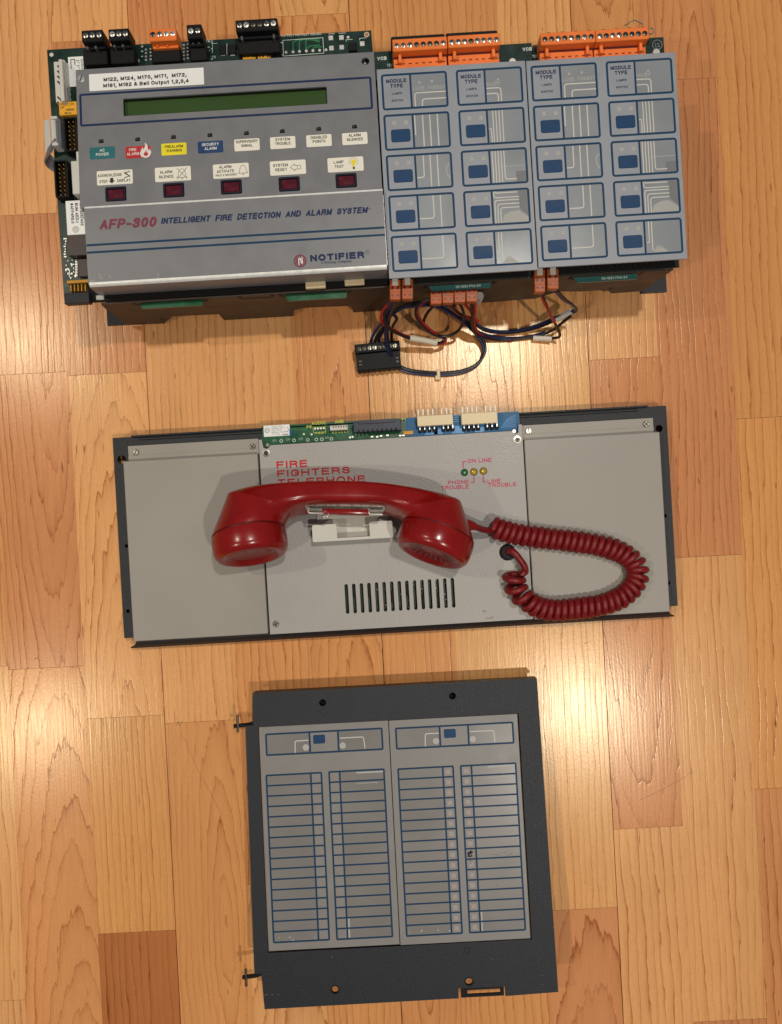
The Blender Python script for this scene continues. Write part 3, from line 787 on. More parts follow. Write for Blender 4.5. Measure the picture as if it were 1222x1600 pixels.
b = MB(); b.plate(rr(-KW, -KH, KW, KH, 1.2), [rr(-KW + 1.1, -KH + 1.1, KW - 1.1, KH - 1.1, .7)], -4, .35); kf = b.mesh('key_frame', M['frame_dark'])
b = MB(); b.prism(rr(-KW + 1.3, -KH + 1.3, KW - 1.3, KH - 1.3, .8), -4, .1, .5); kk = b.mesh('key', M['dark_key'])
for x, y in kc:
    o = inst('push_key', kk, panel, FU, x, y); o2 = inst('key_frame', kf, o, FU, x, y)
    o2.matrix_local = Matrix.Identity(4)
b = MB(); b.cyl(-.7, 0, -4.9, -.4, .75, 10); b.cyl(.75, .15, -4.9, -.4, .7, 10); lm = b.mesh('indicator_lamp', M['dull'])
for x, y in lc: inst('indicator_lamp', lm, panel, FU, x, y)

zp = ZL + .08
b = MB(FA)
print_px(b, 'AFP-300', (155, 359.5), (243, 354.5), 16.5, zp, .03, .25)
b.part('lettering', M['maroon'], cover_low, 'maroon slanted lettering AFP-300')
b = MB(FA)
print_px(b, 'INTELLIGENT  FIRE  DETECTION  AND  ALARM  SYSTEM', (251.5, 350.5), (573.5, 333), 10.2, zp, .03, .25)
print_px(b, 'TM', (575.5, 327.5), (579.5, 327.3), 2.5, zp)
b.part('lettering', M['navy_print'], cover_low)
b = MB(FA)
for py0, py1 in ((382.3, 356.5), (393.8, 368)):
    a = FA.L(135, py0, zp); c = FA.L(600, py1, zp); yy = (a[1] + c[1]) / 2
    b.stroke([(lx0 + .2, yy), (lx1 - .3, yy)], 1.5, zp)
b.part('printed_stripe', M['blue_print'], cover_low)
b = MB(FA); print_px(b, 'NOTIFIER', (485, 409), (569.5, 403.3), 10.8, zp, .035); print_px(b, 'A Pittway Company', (502, 412.6), (549.5, 409.6), 4.0, zp, .01)
x, y = FA.L(574, 394, zp); b.stroke(circ(x, y, 1.5, 14), .2, zp, True); put_text(b, 'R', x, y - .5, 1.1, None, 0, zp, 'c')
b.part('lettering', M['navy_print'], cover_low)
b = MB(FA); x, y = FA.L(469, 407.7, zp); kz = FA.k(zp)
b.stroke(circ(x, y, 8.9 * kz, 28), 1.2, zp, True); b.sheet(circ(x, y, 6.9 * kz, 24), zp + .02)
emb = b.part('emblem', M['maroon'], panel)
b = MB(FA)
b.stroke([(x - 2.1 * kz, y - 6.3 * kz), (x - 2.1 * kz, y + 2.6 * kz), (x - 1.2 * kz, y + 4.2 * kz), (x + .4 * kz, y + 3.6 * kz), (x + 2.0 * kz, y - 3.4 * kz), (x + 3.4 * kz, y - 3.6 * kz), (x + 3.6 * kz, y - 2 * kz), (x + 3.0 * kz, y + 6 * kz)], .75, zp + .08)
b.part('lettering', M['white_print'], emb)

# ---- terminal blocks along the upper edge
def screws_row(parent, x0, x1, y, z, n, r, mats, m0=.0):
    for i in range(n):
        x = x0 + (x1 - x0) * (i + .5) / n
        me = rnd.choice(mats); inst('screw', me, parent, FA, x, y, z, rnd.uniform(0, 3))
SC = [screw_mesh(2.0, .5, 1, m) for m in ('metal', 'metal', 'dull', 'tin')]
SCd = [screw_mesh(1.9, .5, 1, m) for m in ('dull', 'dull', 'metal')]
def term(px0, px1, pyt, pyb, hx0, hx1, hyt, hyb, n, m, hm, lever, zt=93, zh=84):
    """plug with screws standing proud of a header, both on the main board"""
    b = MB(FA)
    xa = FA.L(px0, pyb, zt)[0]; xb = FA.L(px1, pyt, zt)[0]; yt = FA.L((px0 + px1) / 2, pyt, zt)[1]; ybm = FA.L((px0 + px1) / 2, pyb, zt)[1]
    b.box(xa, xb, ybm, yt, 77, zt, .5)
    b.box(xa + .4, xb - .4, ybm - 2.0, ybm + .2, 77, zt - 6, .4)
    t = b.part('terminal_block', m, panel)
    screws_row(t, xa + .4, xb - .4, (yt + ybm) / 2 + .4, zt - .1, n, 1.7, SC)
    b = MB(FA)
    ha = FA.L(hx0, hyb, zh)[0]; hb = FA.L(hx1, hyt, zh)[0]; hy1 = FA.L((hx0 + hx1) / 2, hyt, zh)[1]; hy0 = FA.L((hx0 + hx1) / 2, hyb, zh)[1]
    b.box(ha, hb, hy0, hy1, 74, zh, .5)
    b.part('header', hm, t)
    for fx in ((.27, .62) if n < 6 else (.12, .88)):
        x = ha + (hb - ha) * fx; MB(FA).box(x - .9, x + .9, hy1 - 2.6, ybm - .3, zh - 2, zh + 4.6, .3).part('lever', lever, t)
    b = MB(FA)
    for i in range(n):
        x = ha + (hb - ha) * (i + .5) / n; b.box(x - .35, x + .35, hy0 - 3.0, hy0, 73.6, 76.5)
    b.part('pin', M['tin'], t)
grey_lever = mat('grey_lever', srgb(84, 84, 88), .4)
term(128, 160, 46.5, 65, 131, 167, 76, 101, 3, M['black'], M['black'], grey_lever)
term(170, 201, 44.5, 63, 173, 209, 73, 99, 3, M['black'], M['black'], grey_lever)
term(233.5, 275, 44.5, 63.5, 237.5, 281, 72, 96.5, 4, M['orange'], M['black'], M['orange'])
term(292.5, 314.5, 37.8, 60, 298, 322.5, 68, 94, 2, M['black'], M['black'], grey_lever)
term(368.5, 433, 29.5, 48, 373, 437, 61, 83, 6, M['black'], M['black'], grey_lever)

def pxbox(b, f, px0, py0, px1, py1, z0, z1, bev=.3):
    cy_ = (py0 + py1) / 2; cx_ = (px0 + px1) / 2
    xa = f.L(px0, cy_, z1)[0]; xb = f.L(px1, cy_, z1)[0]; ya = f.L(cx_, py1, z1)[1]; yb_ = f.L(cx_, py0, z1)[1]
    b.box(xa, xb, ya, yb_, z0, z1, bev); return (xa, xb, ya, yb_)
for r_ in ((379, 83, 399.5, 92), (402.5, 81.5, 422.5, 91)):
    b = MB(FA); pxbox(b, FA, *r_, ZB, 80); b.part('yellow_component', M['yellow_part'], board)
b = MB(FA)
for px in (383, 388, 395, 398, 406, 411, 418, 421): pxbox(b, FA, px - 1.2, 87, px + 1.2, 89.5, 79.9, 80.1, 0)
b.part('component_mark', M['brown'], board)
for r_ in ((343, 70, 353, 84), (356.5, 69, 368, 83.5), (545, 66, 558, 79)):
    b = MB(FA); pxbox(b, FA, *r_, ZB, 76); b.part('chip', M['black'], board)
b = MB(FA)
for px, py in ((517, 59), (533.5, 58.5), (518, 75), (534, 73.7), (566, 68)): pxbox(b, FA, px - 3.6, py - 3.6, px + 3.6, py + 3.6, ZB, 74.4, .1)
for px, py in ((447, 82), (458, 81.3), (468, 80.6), (478.7, 80), (489, 79.4), (499.5, 78.8), (509.5, 78.2), (544, 58.5)):
    x, y = FA.L(px, py, ZB); b.cyl(x, y, ZB, ZB + .4, 1.15, 12)
for px in (346, 361): pxbox(b, FA, px - 1, 84.5, px + 6, 87, ZB, 74.3, 0)
for (px, py, n) in ((228, 76, 4), (235.5, 75, 4), (287, 69, 5), (293.5, 68, 5)):
    for i in range(n): pxbox(b, FA, px - 1.6, py + i * 5.4, px + 1.6, py + i * 5.4 + 2.6, ZB, 74.3, 0)
b.part('solder_pad', M['tin'], board)
b = MB(FA); zs = ZB + .06
def skl(pts, w=.35, m=None, closed=False): (m or b).stroke([FA.L(*p, zs) for p in pts], w, zs, closed)
skl([(442, 63), (504.5, 58.8), (506, 83), (443, 87.5)], .4, None, True)
for q in (((513, 53), (523, 52.5)), ((529, 52), (540, 51.5)), ((541, 65), (541, 62), (551, 61.5)), ((562, 63), (562, 60), (572, 59)), ((332, 83), (332, 68), (340, 67.5)), ((354.5, 68), (354.5, 86))): skl(q)
for px, s in ((445, 'NOT'), (455, 'NOT'), (467, 'NOT'), (478, 'NOT'), (494, 'ISSUED')):
    x, y = FA.L(px, 57.5 - (px - 445) * .055, zs); put_text(b, s, x, y, 1.7, (5 if len(s) < 4 else 8), 0, zs, 'c')
for i in range(16):
    x, y = FA.L(rnd.choice((214, 222, 331, 326, 440)), rnd.uniform(62, 98), zs); b.sheet([(x - .6, y - .3), (x + .8, y - .3), (x + .8, y + .3), (x - .6, y + .3)], zs)
for (px, py) in ((168, 100), (215, 97), (334, 91), (325, 66)): 
    x, y = FA.L(px, py, zs); put_text(b, 'TB', x, y, 1.8, None, 0, zs, 'c')
for i in range(8):
    x, y = FA.L(105.5 + i * .55, 100 + i * 8, zs); b.sheet([(x - 1.2, y - .25), (x + 1, y - .25), (x + 1, y + .4), (x - 1.2, y + .4)], zs)
b.part('lettering', M['silk'], board)
b = MB(FA); zs = ZB + .05
for i in range(3):
    skl([(458 + i * 10, 78), (458 + i * 10, 66 - i * 1.5), (464 + i * 9, 62.5 - i), (500, 60 + i * 3)], .9)
skl([(478, 77), (484, 72), (500, 70)], .9); skl([(489, 76), (494, 73.5), (503, 73)], .9)
for i in range(10): skl([(104 + i * .5, 372 + i * 5), (110 + i * 2, 374 + i * 5)], .4)
b.part('board_track', M['pcb_track'], board)
b = MB(FA); x, y = FA.L(573, 54, ZB); b.stroke(circ(x, y, 1.7, 16), .5, ZB + .05, True); x2, y2 = FA.L(80.5, 85.5, ZB); b.sheet(circ(x2, y2, 1.5, 16), ZB + .05); b.part('copper_ring', M['tape'], board)
b = MB(FA); b.sheet(circ(x, y, 1.5, 16), ZB + .06); b.part('mounting_hole', mat('hole_wood', srgb(170, 120, 75), .6), board)

# left side components
b = MB(FA); pxbox(b, FA, 93, 92, 99, 158, ZB, 86, .4); b.part('white_connector', M['white'], panel)
b = MB(FA)
pxbox(b, FA, 85.5, 96, 94.5, 160, ZB, 79, .3)
wc = b.part('white_connector', M['white'], panel)
b = MB(FA)
for i in (0, 1, 2, 3, 6, 7):
    y = 98 + i * 8.2; b.stroke([FA.L(83.5, y - 4, 86.2), FA.L(92.5, y + 5, 86.2)], 1.3, 79.15)
b.part('slot', M['dull'], wc)
b = MB(FA); pxbox(b, FA, 99.3, 93, 102.5, 156, ZB, 82, .3); b.part('connector_back', M['sock'], panel)
b = MB(FA); r_ = pxbox(b, FA, 107.5, 88.5, 131, 135, ZB, 74.0, 0); sl = b.part('paper_label', M['white_paper'], panel)
b = MB(FA); z_ = 74.08
b.stroke([(r_[0] + 2, r_[3] - 9), (r_[0] + 2, r_[3] - 2), (r_[0] + 5, r_[3] - 2), (r_[0] + 5, r_[3] - 6)], .6, z_)
for i in range(9): b.stroke([(r_[0] + 6 + (i % 3), r_[3] - 3 - i * 1.3), (r_[0] + 8.5, r_[3] - 3 - i * 1.3)], .5, z_)
for i in range(8): b.stroke([(r_[0] + 9.5, r_[3] - 2 - i), (r_[0] + 11, r_[3] - 2.3 - i)], .45, z_)
b.part('lettering', M['black_print'], sl)
b = MB(FA); r_ = pxbox(b, FA, 92, 158.5, 120, 179.5, ZB, 80, .4); rl = b.part('yellow_relay', M['yellow_part'], panel)
b = MB(FA); z_ = 80.08
for s, fx, fy, w in (('16', .35, .74, 3), ('O', .12, .74, 1.8), ('UL', .8, .74, 2.5), ('OMRON', .62, .3, 6), ('RELAY', .5, .06, 5), ('24V', .2, .5, 3)):
    put_text(b, s, r_[0] + (r_[1] - r_[0]) * fx, r_[2] + (r_[3] - r_[2]) * fy, 1.5, w, 0, z_, 'c', .02)
b.part('lettering', M['black_print'], rl)
def pin_header(px0, py0, px1, py1, rows, z=84):
    b = MB(FA); cx_ = (px0 + px1) / 2; cy_ = (py0 + py1) / 2
    xa = FA.L(px0, cy_, z)[0]; xb = FA.L(px1, cy_, z)[0]; ya = FA.L(cx_, py1, z)[1]; yb_ = FA.L(cx_, py0, z)[1]
    b.plate(rr(xa, ya, xb, yb_, .3, 1), [rr(xa + 1, ya + 1, xb - 1, yb_ - 1, .2, 1)], ZB, z); b.box(xa + .5, xb - .5, ya + .5, yb_ - .5, ZB, ZB + 1)
    o = b.part('pin_header', M['black'], panel)
    b = MB(FA)
    for i in range(rows):
        for j in (.33, .67):
            x = xa + (xb - xa) * j; y = yb_ - 2.5 - (yb_ - ya - 5) * i / (rows - 1); b.box(x - .35, x + .35, y - .35, y + .35, ZB + 1, z - 2)
    b.part('pin', M['gold'], o)
pin_header(100, 183, 121, 236, 7); pin_header(85, 250, 106, 308, 8)
# ribbon connector standing at the edge with its grey cable looping down
b = MB(FA); pxbox(b, FA, 80, 183, 87, 226, 76, 86, .5); pxbox(b, FA, 77.5, 181, 89, 185.5, 76, 87.5, .4); pxbox(b, FA, 81, 223, 91, 227, 76, 87.5, .4); pxbox(b, FA, 82.5, 186, 84, 222, 76, 86.5, .2); rc = b.part('ribbon_plug', M['sock'], panel)
b = MB(FA); pxbox(b, FA, 87.5, 186, 95, 228, 74, 82, .3)
for i in range(12): pxbox(b, FA, 88, 188 + i * 3.2, 94.5, 189.6 + i * 3.2, 81.5, 82.6, .1)
b.part('plug_body', M['ribbon'], rc)
b = MB(FA)
path = [FA.L(83, 226, 84) + (84,), FA.L(76, 236, 80) + (80,), FA.L(72, 244, 70) + (70,), FA.L(76, 252, 62) + (62,), FA.L(84, 258, 60) + (60,), FA.L(94, 262, 62) + (62,)]
for k in range(7):
    off = Vector((k * .95 - 2.6, k * .75 - 2, 1.2 * k - 4))
    b.tube([Vector(p) + off for p in spline(path, 5)], .75, 6)
b.part('ribbon_cable', M['ribbon'], rc, kind='stuff')
b = MB(FA)
pa = FA.L(78, 196, 76); pb = FA.L(74, 238, 70)
b.face([(pa[0] - 1, pa[1], 84), (pa[0] + 3, pa[1], 84), (pb[0] + 4, pb[1], 72), (pb[0] - 1.5, pb[1], 70)])
b.face([(pa[0] - 1, pa[1], 83.4), (pb[0] - 1.5, pb[1], 69.4), (pb[0] + 4, pb[1], 71.4), (pa[0] + 3, pa[1], 83.4)])
b.part('ribbon_cable', M['sock'], rc)
b = MB(FA); pxbox(b, FA, 112, 251, 126, 303, ZB, 88, .4); b.part('white_socket', M['white'], panel)
b = MB(FA); pxbox(b, FA, 113.3, 254, 114.8, 300, 87.9, 88.1, 0); pxbox(b, FA, 118, 252, 119, 302, 87.9, 88.1, 0); b.part('groove', M['sock'], panel)
b = MB(FA); pxbox(b, FA, 119, 236, 130, 252, ZB, 86, .4); b.part('white_socket', M['white'], panel)
b = MB(FA); r_ = pxbox(b, FA, 103.5, 313, 133, 366.5, ZB, 83, .3); sl = b.part('paper_label', M['white_paper'], panel)
b = MB(FA)
for i, (s, w) in enumerate((('AFP300/400', 17), ('BUM AEDJ', 14.5), ('#AFP4R3.0', 15))):
    put_text(b, s, r_[1] - 3.6 - i * 3.4, r_[3] - 2, 2.3, w, R(-90), 83.08, 'l', .02)
b.part('lettering', M['black_print'], sl)
b = MB(FA); b.lathe([(2.6, 83), (2.3, 83.5), (1.2, 83.9), (0, 84)], Matrix.Translation(((r_[0] + r_[1]) / 2 - .5, r_[2] + 3.8, 0)), 16); b.part('bump', M['white'], sl)
for r_ in ((106, 367, 140, 399, ZB, 82, .3), (122, 404.5, 140, 432, ZB, 77, .3)):
    b = MB(FA); pxbox(b, FA, *r_); b.part('chip', M['brown'], panel)
b = MB(FA)
for i in range(11): pxbox(b, FA, 117.5, 405.5 + i * 2.5, 121, 406.7 + i * 2.5, ZB, 75, 0)
for i in range(26):
    px, py = rnd.uniform(102, 119), rnd.uniform(404, 434); pxbox(b, FA, px, py, px + rnd.uniform(1, 2.6), py + rnd.uniform(1, 2.4), ZB, 74.6, 0)
for i in range(8): pxbox(b, FA, 99 + rnd.uniform(0, 3), 372 + i * 4, 102.5 + rnd.uniform(0, 2), 374 + i * 4, ZB, 74.4, 0)
b.part('solder_pad', M['tin'], panel)
b = MB(FA); pxbox(b, FA, 104, 437, 138, 442.5, 76, 82, .3); b.part('gold_bar', M['gold'], panel)
b = MB(FA)
for i in range(5): pxbox(b, FA, 110 + i * 5.6, 444, 111.6 + i * 5.6, 455, 75, 80, 0)
b.part('pin', M['gold'], panel)
b = MB(FA); pxbox(b, FA, 100, 457, 139.5, 474, 72.5, 79, .4); b.part('black_rail', M['powder'], panel)
b = MB(FA); pxbox(b, FA, 150, 461, 162, 468, 74, 77, .3); b.part('grey_component', M['sock'], panel)

# ---- two switch modules
KEYM = MB(); KEYM.prism(rr(-7.0, -4.6, 7.0, 4.6, 1.4), 0, .5, .25); KEYM = KEYM.mesh('blue_key', M['blue_key'])
LEDM = MB(); LEDM.prism(rr(-1.5, -1.5, 1.5, 1.5, .5), 0, .1, .04); LEDM = LEDM.mesh('indicator_lamp', M['ghost'])
ZM = 95.0
def control_module(tl, tr, br, bl, label, bar):
    q = [FA.L(*p, ZM) for p in (tl, tr, br, bl)]
    X0 = (q[0][0] + q[3][0]) / 2; X1 = (q[1][0] + q[2][0]) / 2; Y1 = (q[0][1] + q[1][1]) / 2; Y0 = (q[2][1] + q[3][1]) / 2
    W, H = X1 - X0, Y1 - Y0
    b = MB(FA); b.prism(rr(X0 + .15, Y0, X1 - .15, Y1, .5, 2), ZM - 1.5, ZM, .2)
    mod = b.part('control_module', M['module'], panel, label)
    b = MB(FA); b.box(X0 + 4, X1 - 4, Y0 + 6, Y1 - 2, 74, ZM - 1.5); b.part('module_body', M['blacker'], mod)
    U = lambda u: X0 + W * u
    V = lambda v: Y1 - H * v
    pr_ = MB(FA); tx = MB(FA); tr2 = MB(FA); gh = MB(FA); pn = MB(FA); gd = MB(FA)
    zk = ZM + .06
    for c, (u0, u1, ud) in enumerate(((.034, .463, .223), (.537, .967, .722))):
        for r_ in range(5):
            v0 = .031 + .1932 * r_; v1 = v0 + .1625
            pr_.stroke(rr(U(u0), V(v1), U(u1), V(v0), 1.4, 3), 1.5, zk + .04, True)
            pr_.stroke([(U(ud), V(v0)), (U(ud), V(v1))], 1.4, zk + .02)
            MB(FA).sheet([(U(ud), V(v1)), (U(u1), V(v1)), (U(u1), V(v0)), (U(ud), V(v0))], zk - .03).part('window_pane', M['pane'], mod)
            if r_ == 0:
                cx_ = U((u0 + ud) / 2)
                for s, fv, cap, w in (('MODULE', .235, 2.85, 14.8), ('TYPE', .385, 2.85, 9.2), ('LAMPS', .585, 1.65, 7.2), ('SWITCH', .79, 1.65, 8.4)):
                    put_text(tx, s, cx_, V(v0 + .1625 * fv), cap, w, 0, zk + .05, 'c', .022 if cap > 2.5 else .014)
            else:
                kx = U(u0 + .103); ky = V(v0 + .1625 * .605)
                inst('blue_key', KEYM, mod, FA, kx, ky, ZM + .02)
                for dx in (-4.1, 4.5): inst('indicator_lamp', LEDM, mod, FA, kx + dx, ky + 9.4, ZM + .03)
    # pale tracks seen through the windows: box-relative coordinates (0..1 across the window, down the window)
    def wpt(c, r_, a, bb):
        u0, u1, ud = ((.034, .463, .223), (.537, .967, .722))[c]
        v0 = .031 + .1932 * r_
        return (U(ud + (u1 - ud) * a), V(v0 + .1625 * bb))
    def tk(c, r_, pts, w=.85, m=None):
        P_ = [wpt(c, r_, *p) for p in pts]; out = [P_[0]]
        for i in range(1, len(P_) - 1):
            a, p, d = Vector(P_[i - 1]), Vector(P_[i]), Vector(P_[i + 1]); rr_ = min(2.0, (a - p).length * .45, (d - p).length * .45)
            q0 = p + (a - p).normalized() * rr_; q1 = p + (d - p).normalized() * rr_
            for t in (0, .33, .67, 1): out.append(tuple(q0.lerp(p, t).lerp(p.lerp(q1, t), t)))
        out.append(P_[-1]); (m or tr2).stroke(out, w, zk + .005 + .002 * (len(tr2.bm.faces) % 7))
    E = .97; T_ = .035; B_ = .965
    tk(0, 0, [(.1, B_), (.1, .57), (E, .57)]); tk(0, 0, [(.3, B_), (.3, .76), (E, .76)])
    for a, bt in ((.06, .62), (.28, B_), (.48, B_), (.69, B_)): tk(0, 1, [(a, T_), (a, bt)])
    tk(0, 2, [(.23, T_), (.23, .68), (.03, .68)]); tk(0, 2, [(.42, T_), (.42, B_)]); tk(0, 2, [(.62, T_), (.62, B_)])
    tk(0, 3, [(.44, T_), (.44, .70), (.03, .70)]); tk(0, 3, [(.64, T_), (.64, B_)])
    tk(0, 4, [(.64, T_), (.64, .69), (.03, .69)])
    tk(1, 0, [(.03, .56), (.42, .56), (.42, B_)]); tk(1, 0, [(.03, .72), (.34, .72), (.34, B_)])
    for a in (.16, .245, .33, .42): tk(1, 1, [(a, T_), (a, B_)], .75)
    tk(1, 1, [(.04, .56), (.1, .56), (.1, B_)], .75)
    for a in (.08, .16, .24, .32): tk(1, 2, [(a, T_), (a, B_)], .75)
    tk(1, 2, [(.40, T_), (.40, .88), (.72, .88)], .75)
    for i, yv in enumerate((.07, .2, .30, .41, .52)):
        if i < 2: tk(1, 3, [(.10 - .05 * i, T_), (.10 - .05 * i, yv + .02), (.74, yv + .02)] if i == 1 else [(.1, T_), (.1, .08), (.7, .08)], .75)
        else: tk(1, 3, [(.07 + .075 * (i - 2), B_), (.07 + .075 * (i - 2), yv), (.74, yv)], .75)
    tk(1, 4, [(.12, T_), (.12, .66), (.05, .66)], .75); tk(1, 4, [(.2, T_), (.2, .90)], .75)
    # ghost of the board under the film
    gd.sheet([wpt(1, 2, *p) for p in ((.70, .96), (.97, .96), (.97, .66), (.70, .66))], zk)
    gd.sheet([wpt(1, 3, *p) for p in ((.97, .04), (.72, .04), (.74, .55), (.97, .8))], zk)
    gh.sheet([wpt(1, 3, *p) for p in ((.24, .96), (.97, .96), (.97, .82), (.72, .62), (.5, .64), (.3, .74))], zk - .004)
    gh.stroke([wpt(1, 2, .3, .5), wpt(1, 2, .97, .5)], .5, zk - .002)
    gh.stroke([wpt(0, 2, .95, .3), wpt(0, 2, .86, .42), wpt(0, 2, .86, .6), wpt(0, 2, .95, .75)], .9, zk)
    x, y = wpt(1, 0, .36, .32); gh.sheet(circ(x, y, .9, 12), zk); gh.stroke(circ(x, y, 2.3, 18)[10:17], .6, zk)
    x, y = wpt(1, 4, .38, .86); gh.stroke(circ(x, y, 2.1, 14)[:8], .7, zk); gh.sheet([wpt(1, 4, *p) for p in ((.2, .96), (.62, .96), (.5, .84), (.3, .8))], zk - .005)
    for a, bb in ((.25, .27), (.6, .25)): gh.sheet(circ(*wpt(0, 0, a, bb), 1.0, 8), zk)
    put_text(gh, 'LUXE  F00837', *wpt(0, 0, .06, .49), 2.7, (U(.463) - U(.223)) * .9, 0, zk, 'l', .01)
    put_text(gh, '30057', *wpt(1, 0, .03, .5), 2.6, (U(.967) - U(.722)) * .38, 0, zk, 'l', .01)
    pr_.part('printed_grid', M['blue_print'], mod); tx.part('lettering', M['navy_print'], mod)
    tr2.part('printed_track', M['trace'], mod); gh.part('film_mark', M['ghost'], mod); gd.part('film_shade', M['ghost_dark'], mod)
    return mod, X0, X1, Y0, Y1
mo1 = control_module((587, 108.7), (821, 94.3), (840, 420), (609, 436.5), 'grey switch module with eight blue keys beside the display cover', 0)
mo2 = control_module((822, 95.3), (1056, 81), (1074, 402.5), (841, 420), 'grey switch module with eight blue keys at the outer end of the panel', 0)

# module boards and their orange terminals
zq = 80
def strip(px0, py0, px1, py1):
    b = MB(FA); pxbox(b, FA, px0, py0, px1, py1, zq - 1.6, zq, .1); return b.part('module_board', M['pcb_dark'], panel)
strip(585, 80, 620, 125); strip(775, 68.5, 832, 115); strip(834, 70, 850, 110); mbd = strip(1010, 58.5, 1038, 100)
b = MB(FA)
for px, py in ((597, 94), (824, 79.5)):
    x, y = FA.L(px, py, zq); put_text(b, 'VCB', x, y, 2.6, 7, 0, zq + .06, 'c', .02)
for px, py in ((609, 104), (836, 90)):
    x, y = FA.L(px, py, zq); put_text(b, 'TB1', x, y, 2.0, 4, 0, zq + .06, 'c')
b.part('lettering', M['silk'], mbd)
b = MB(FA); x, y = FA.L(1027, 70, zq); b.stroke(circ(x, y, 3.6, 20), .6, zq + .06, True); b.stroke([(x - 1.5, y + 1.5), (x - 1.5, y - 1.5), (x + 1.5, y - 1.5), (x + .8, y + 1.2), (x - .4, y + .3)], .5, zq + .06); b.part('emblem', M['ghost_dark'], mbd)
for px, py in ((801, 96), (1026, 81)):
    x, y = FA.L(px, py, ZM - 3); MB(FA).cyl(x, y, zq, ZM - 3, 2.6).part('standoff', M['tin'], mbd)
ORM = {}
def orange_block(px0, px1, py_top, py_bot, black):
    zt, zh = 96, 88
    pm = (px0 + px1) / 2
    b = MB(FA)
    xa = FA.L(px0, py_top + 12, zt)[0]; xb = FA.L(px1, py_top + 12, zt)[0]
    yt = FA.L(pm, py_top, zt)[1]; ym = FA.L(pm, py_top + 19, zt)[1]
    yl = FA.L(pm, py_bot, zh)[1] - 3
    b.box(xa, xb, ym, yt, 80, zt, .4)
    t = b.part('terminal_block', M['orange'], panel)
    screws_row(t, xa + .6, xb - .6, (yt + ym) / 2 - .4, zt - .1, 8, 1.9, SCd + SC[:1])
    b = MB(FA)
    b.box(xa + .3, xb - .3, yl, ym - 1.2, 80, zh, .3); b.box(xa + .3, xb - .3, yl, ym - 6.4, zh - 1, zh + .6, .25); b.box(xa + .3, xb - .3, yl, ym - 9.4, zh - 1, zh + 1.2, .25)
    b.part('header', M['orange'], t)
    for fx in (.125, .875):
        x = xa + (xb - xa) * fx; MB(FA).box(x - 1.2, x + 1.2, ym - 6, ym + 2, zh, zh + 4, .3).part('lever', M['orange'], t)
    b = MB(FA)
    for i in range(8):
        x = xa + (xb - xa) * (i + .5) / 8; b.box(x - 1.1, x + 1.1, ym - 5.4, ym - 4.6, zh, zh + .12)
    b.box(xa + .5, xb - .5, ym - 1.3, ym - .0, 84, zh + .2)
    b.part('slot', M['red_dark'], t)
    b = MB(FA)
    if black:
        b.box(xa - .8, xb - 1.2, yt - 1, yt + 4.2, 76, 92, .4)
        for i in range(16):
            x = xa + (xb - xa - 2) * (i + .5) / 16; b.box(x - .9, x + .9, yt + 3.6, yt + 4.8, 78, 91)
        b.part('rear_header', M['black'], t)
    else:
        for i in range(16):
            x = xa + (xb - xa) * (i + .5) / 16
            if i % 4 == 2: b.box(x - 1, x + 1, yt - .1, yt + .7, 84, 95)
        b.part('rear_rib', M['red_dark'], t)
orange_block(613.5, 699, 59, 103, True); orange_block(700, 782, 53.5, 98, True)
orange_block(845, 930.5, 49, 90, False); orange_block(931, 1014, 44, 85, False)
b = MB(FA)
b.tube([Vector(FA.L(*p, 90) + (90,)) for p in ((976, 40), (982, 36), (991, 31), (1000, 35), (1005, 38))], .5, 6)
x, y = FA.L(1017, 48.5, 90); b.tube([(x + 2.2 * math.cos(a * .35), y + 2.2 * math.sin(a * .35), 90) for a in range(19)], .5, 6)
b.part('steel_hook', M['metal'], panel)

# ================================================================== WIRE HARNESS
FH0 = P(690, 500, 0)
FH = Frame(FH0, Rz(0))
har = thing('wire_harness', 'loose black, blue and red wires with amber plugs below the fire alarm panel', 'wire harness', FH)
def wp(px, py, h):
    w = P(px, py, h); return FH.inv @ w
def amber_plug(px0, py0, px1, py1, z, n, cap=True):
    b = MB(FH)
    c0 = wp(px0, py1, z); c1 = wp(px1, py0, z)
    b.box(c0.x, c1.x, c0.y, c1.y, z - 7, z, .4)
    b.box(c0.x + .3, c1.x - .3, c0.y - .8, c0.y + 5, z - 6, z + 1, .3)
    o = b.part('plug', M['amber'], har)
    b = MB(FH)
    for i in range(n):
        x = c0.x + (c1.x - c0.x) * (i + .5) / n
        b.cyl(x, c0.y + 2.4, z + .9, z + 1.1, .8, 10)
        b.box(x - .8, x + .8, c0.y + 7.2, c0.y + 9.4, z, z + .12)
    b.part('plug_hole', M['red_dark'], o)
    if cap:
        b = MB(FH); xm = (c0.x + c1.x) / 2; b.box(xm - 2.2, xm + 2.2, c1.y - 4.5, c1.y + 2, z - 1, z + .6, .3); b.part('latch', M['white'], o)
    return o
amber_plug(609, 437, 626, 467, 78, 2); amber_plug(628, 436, 645.5, 466, 78, 2)
amber_plug(835, 421, 852, 455, 78, 2); amber_plug(855, 420, 873, 450, 78, 2)
for i in range(4): amber_plug(672.5 + i * 18.6, 456.5 - i * 1.2, 690.5 + i * 18.6, 473.5 - i * 1.2, 66, 2, False)
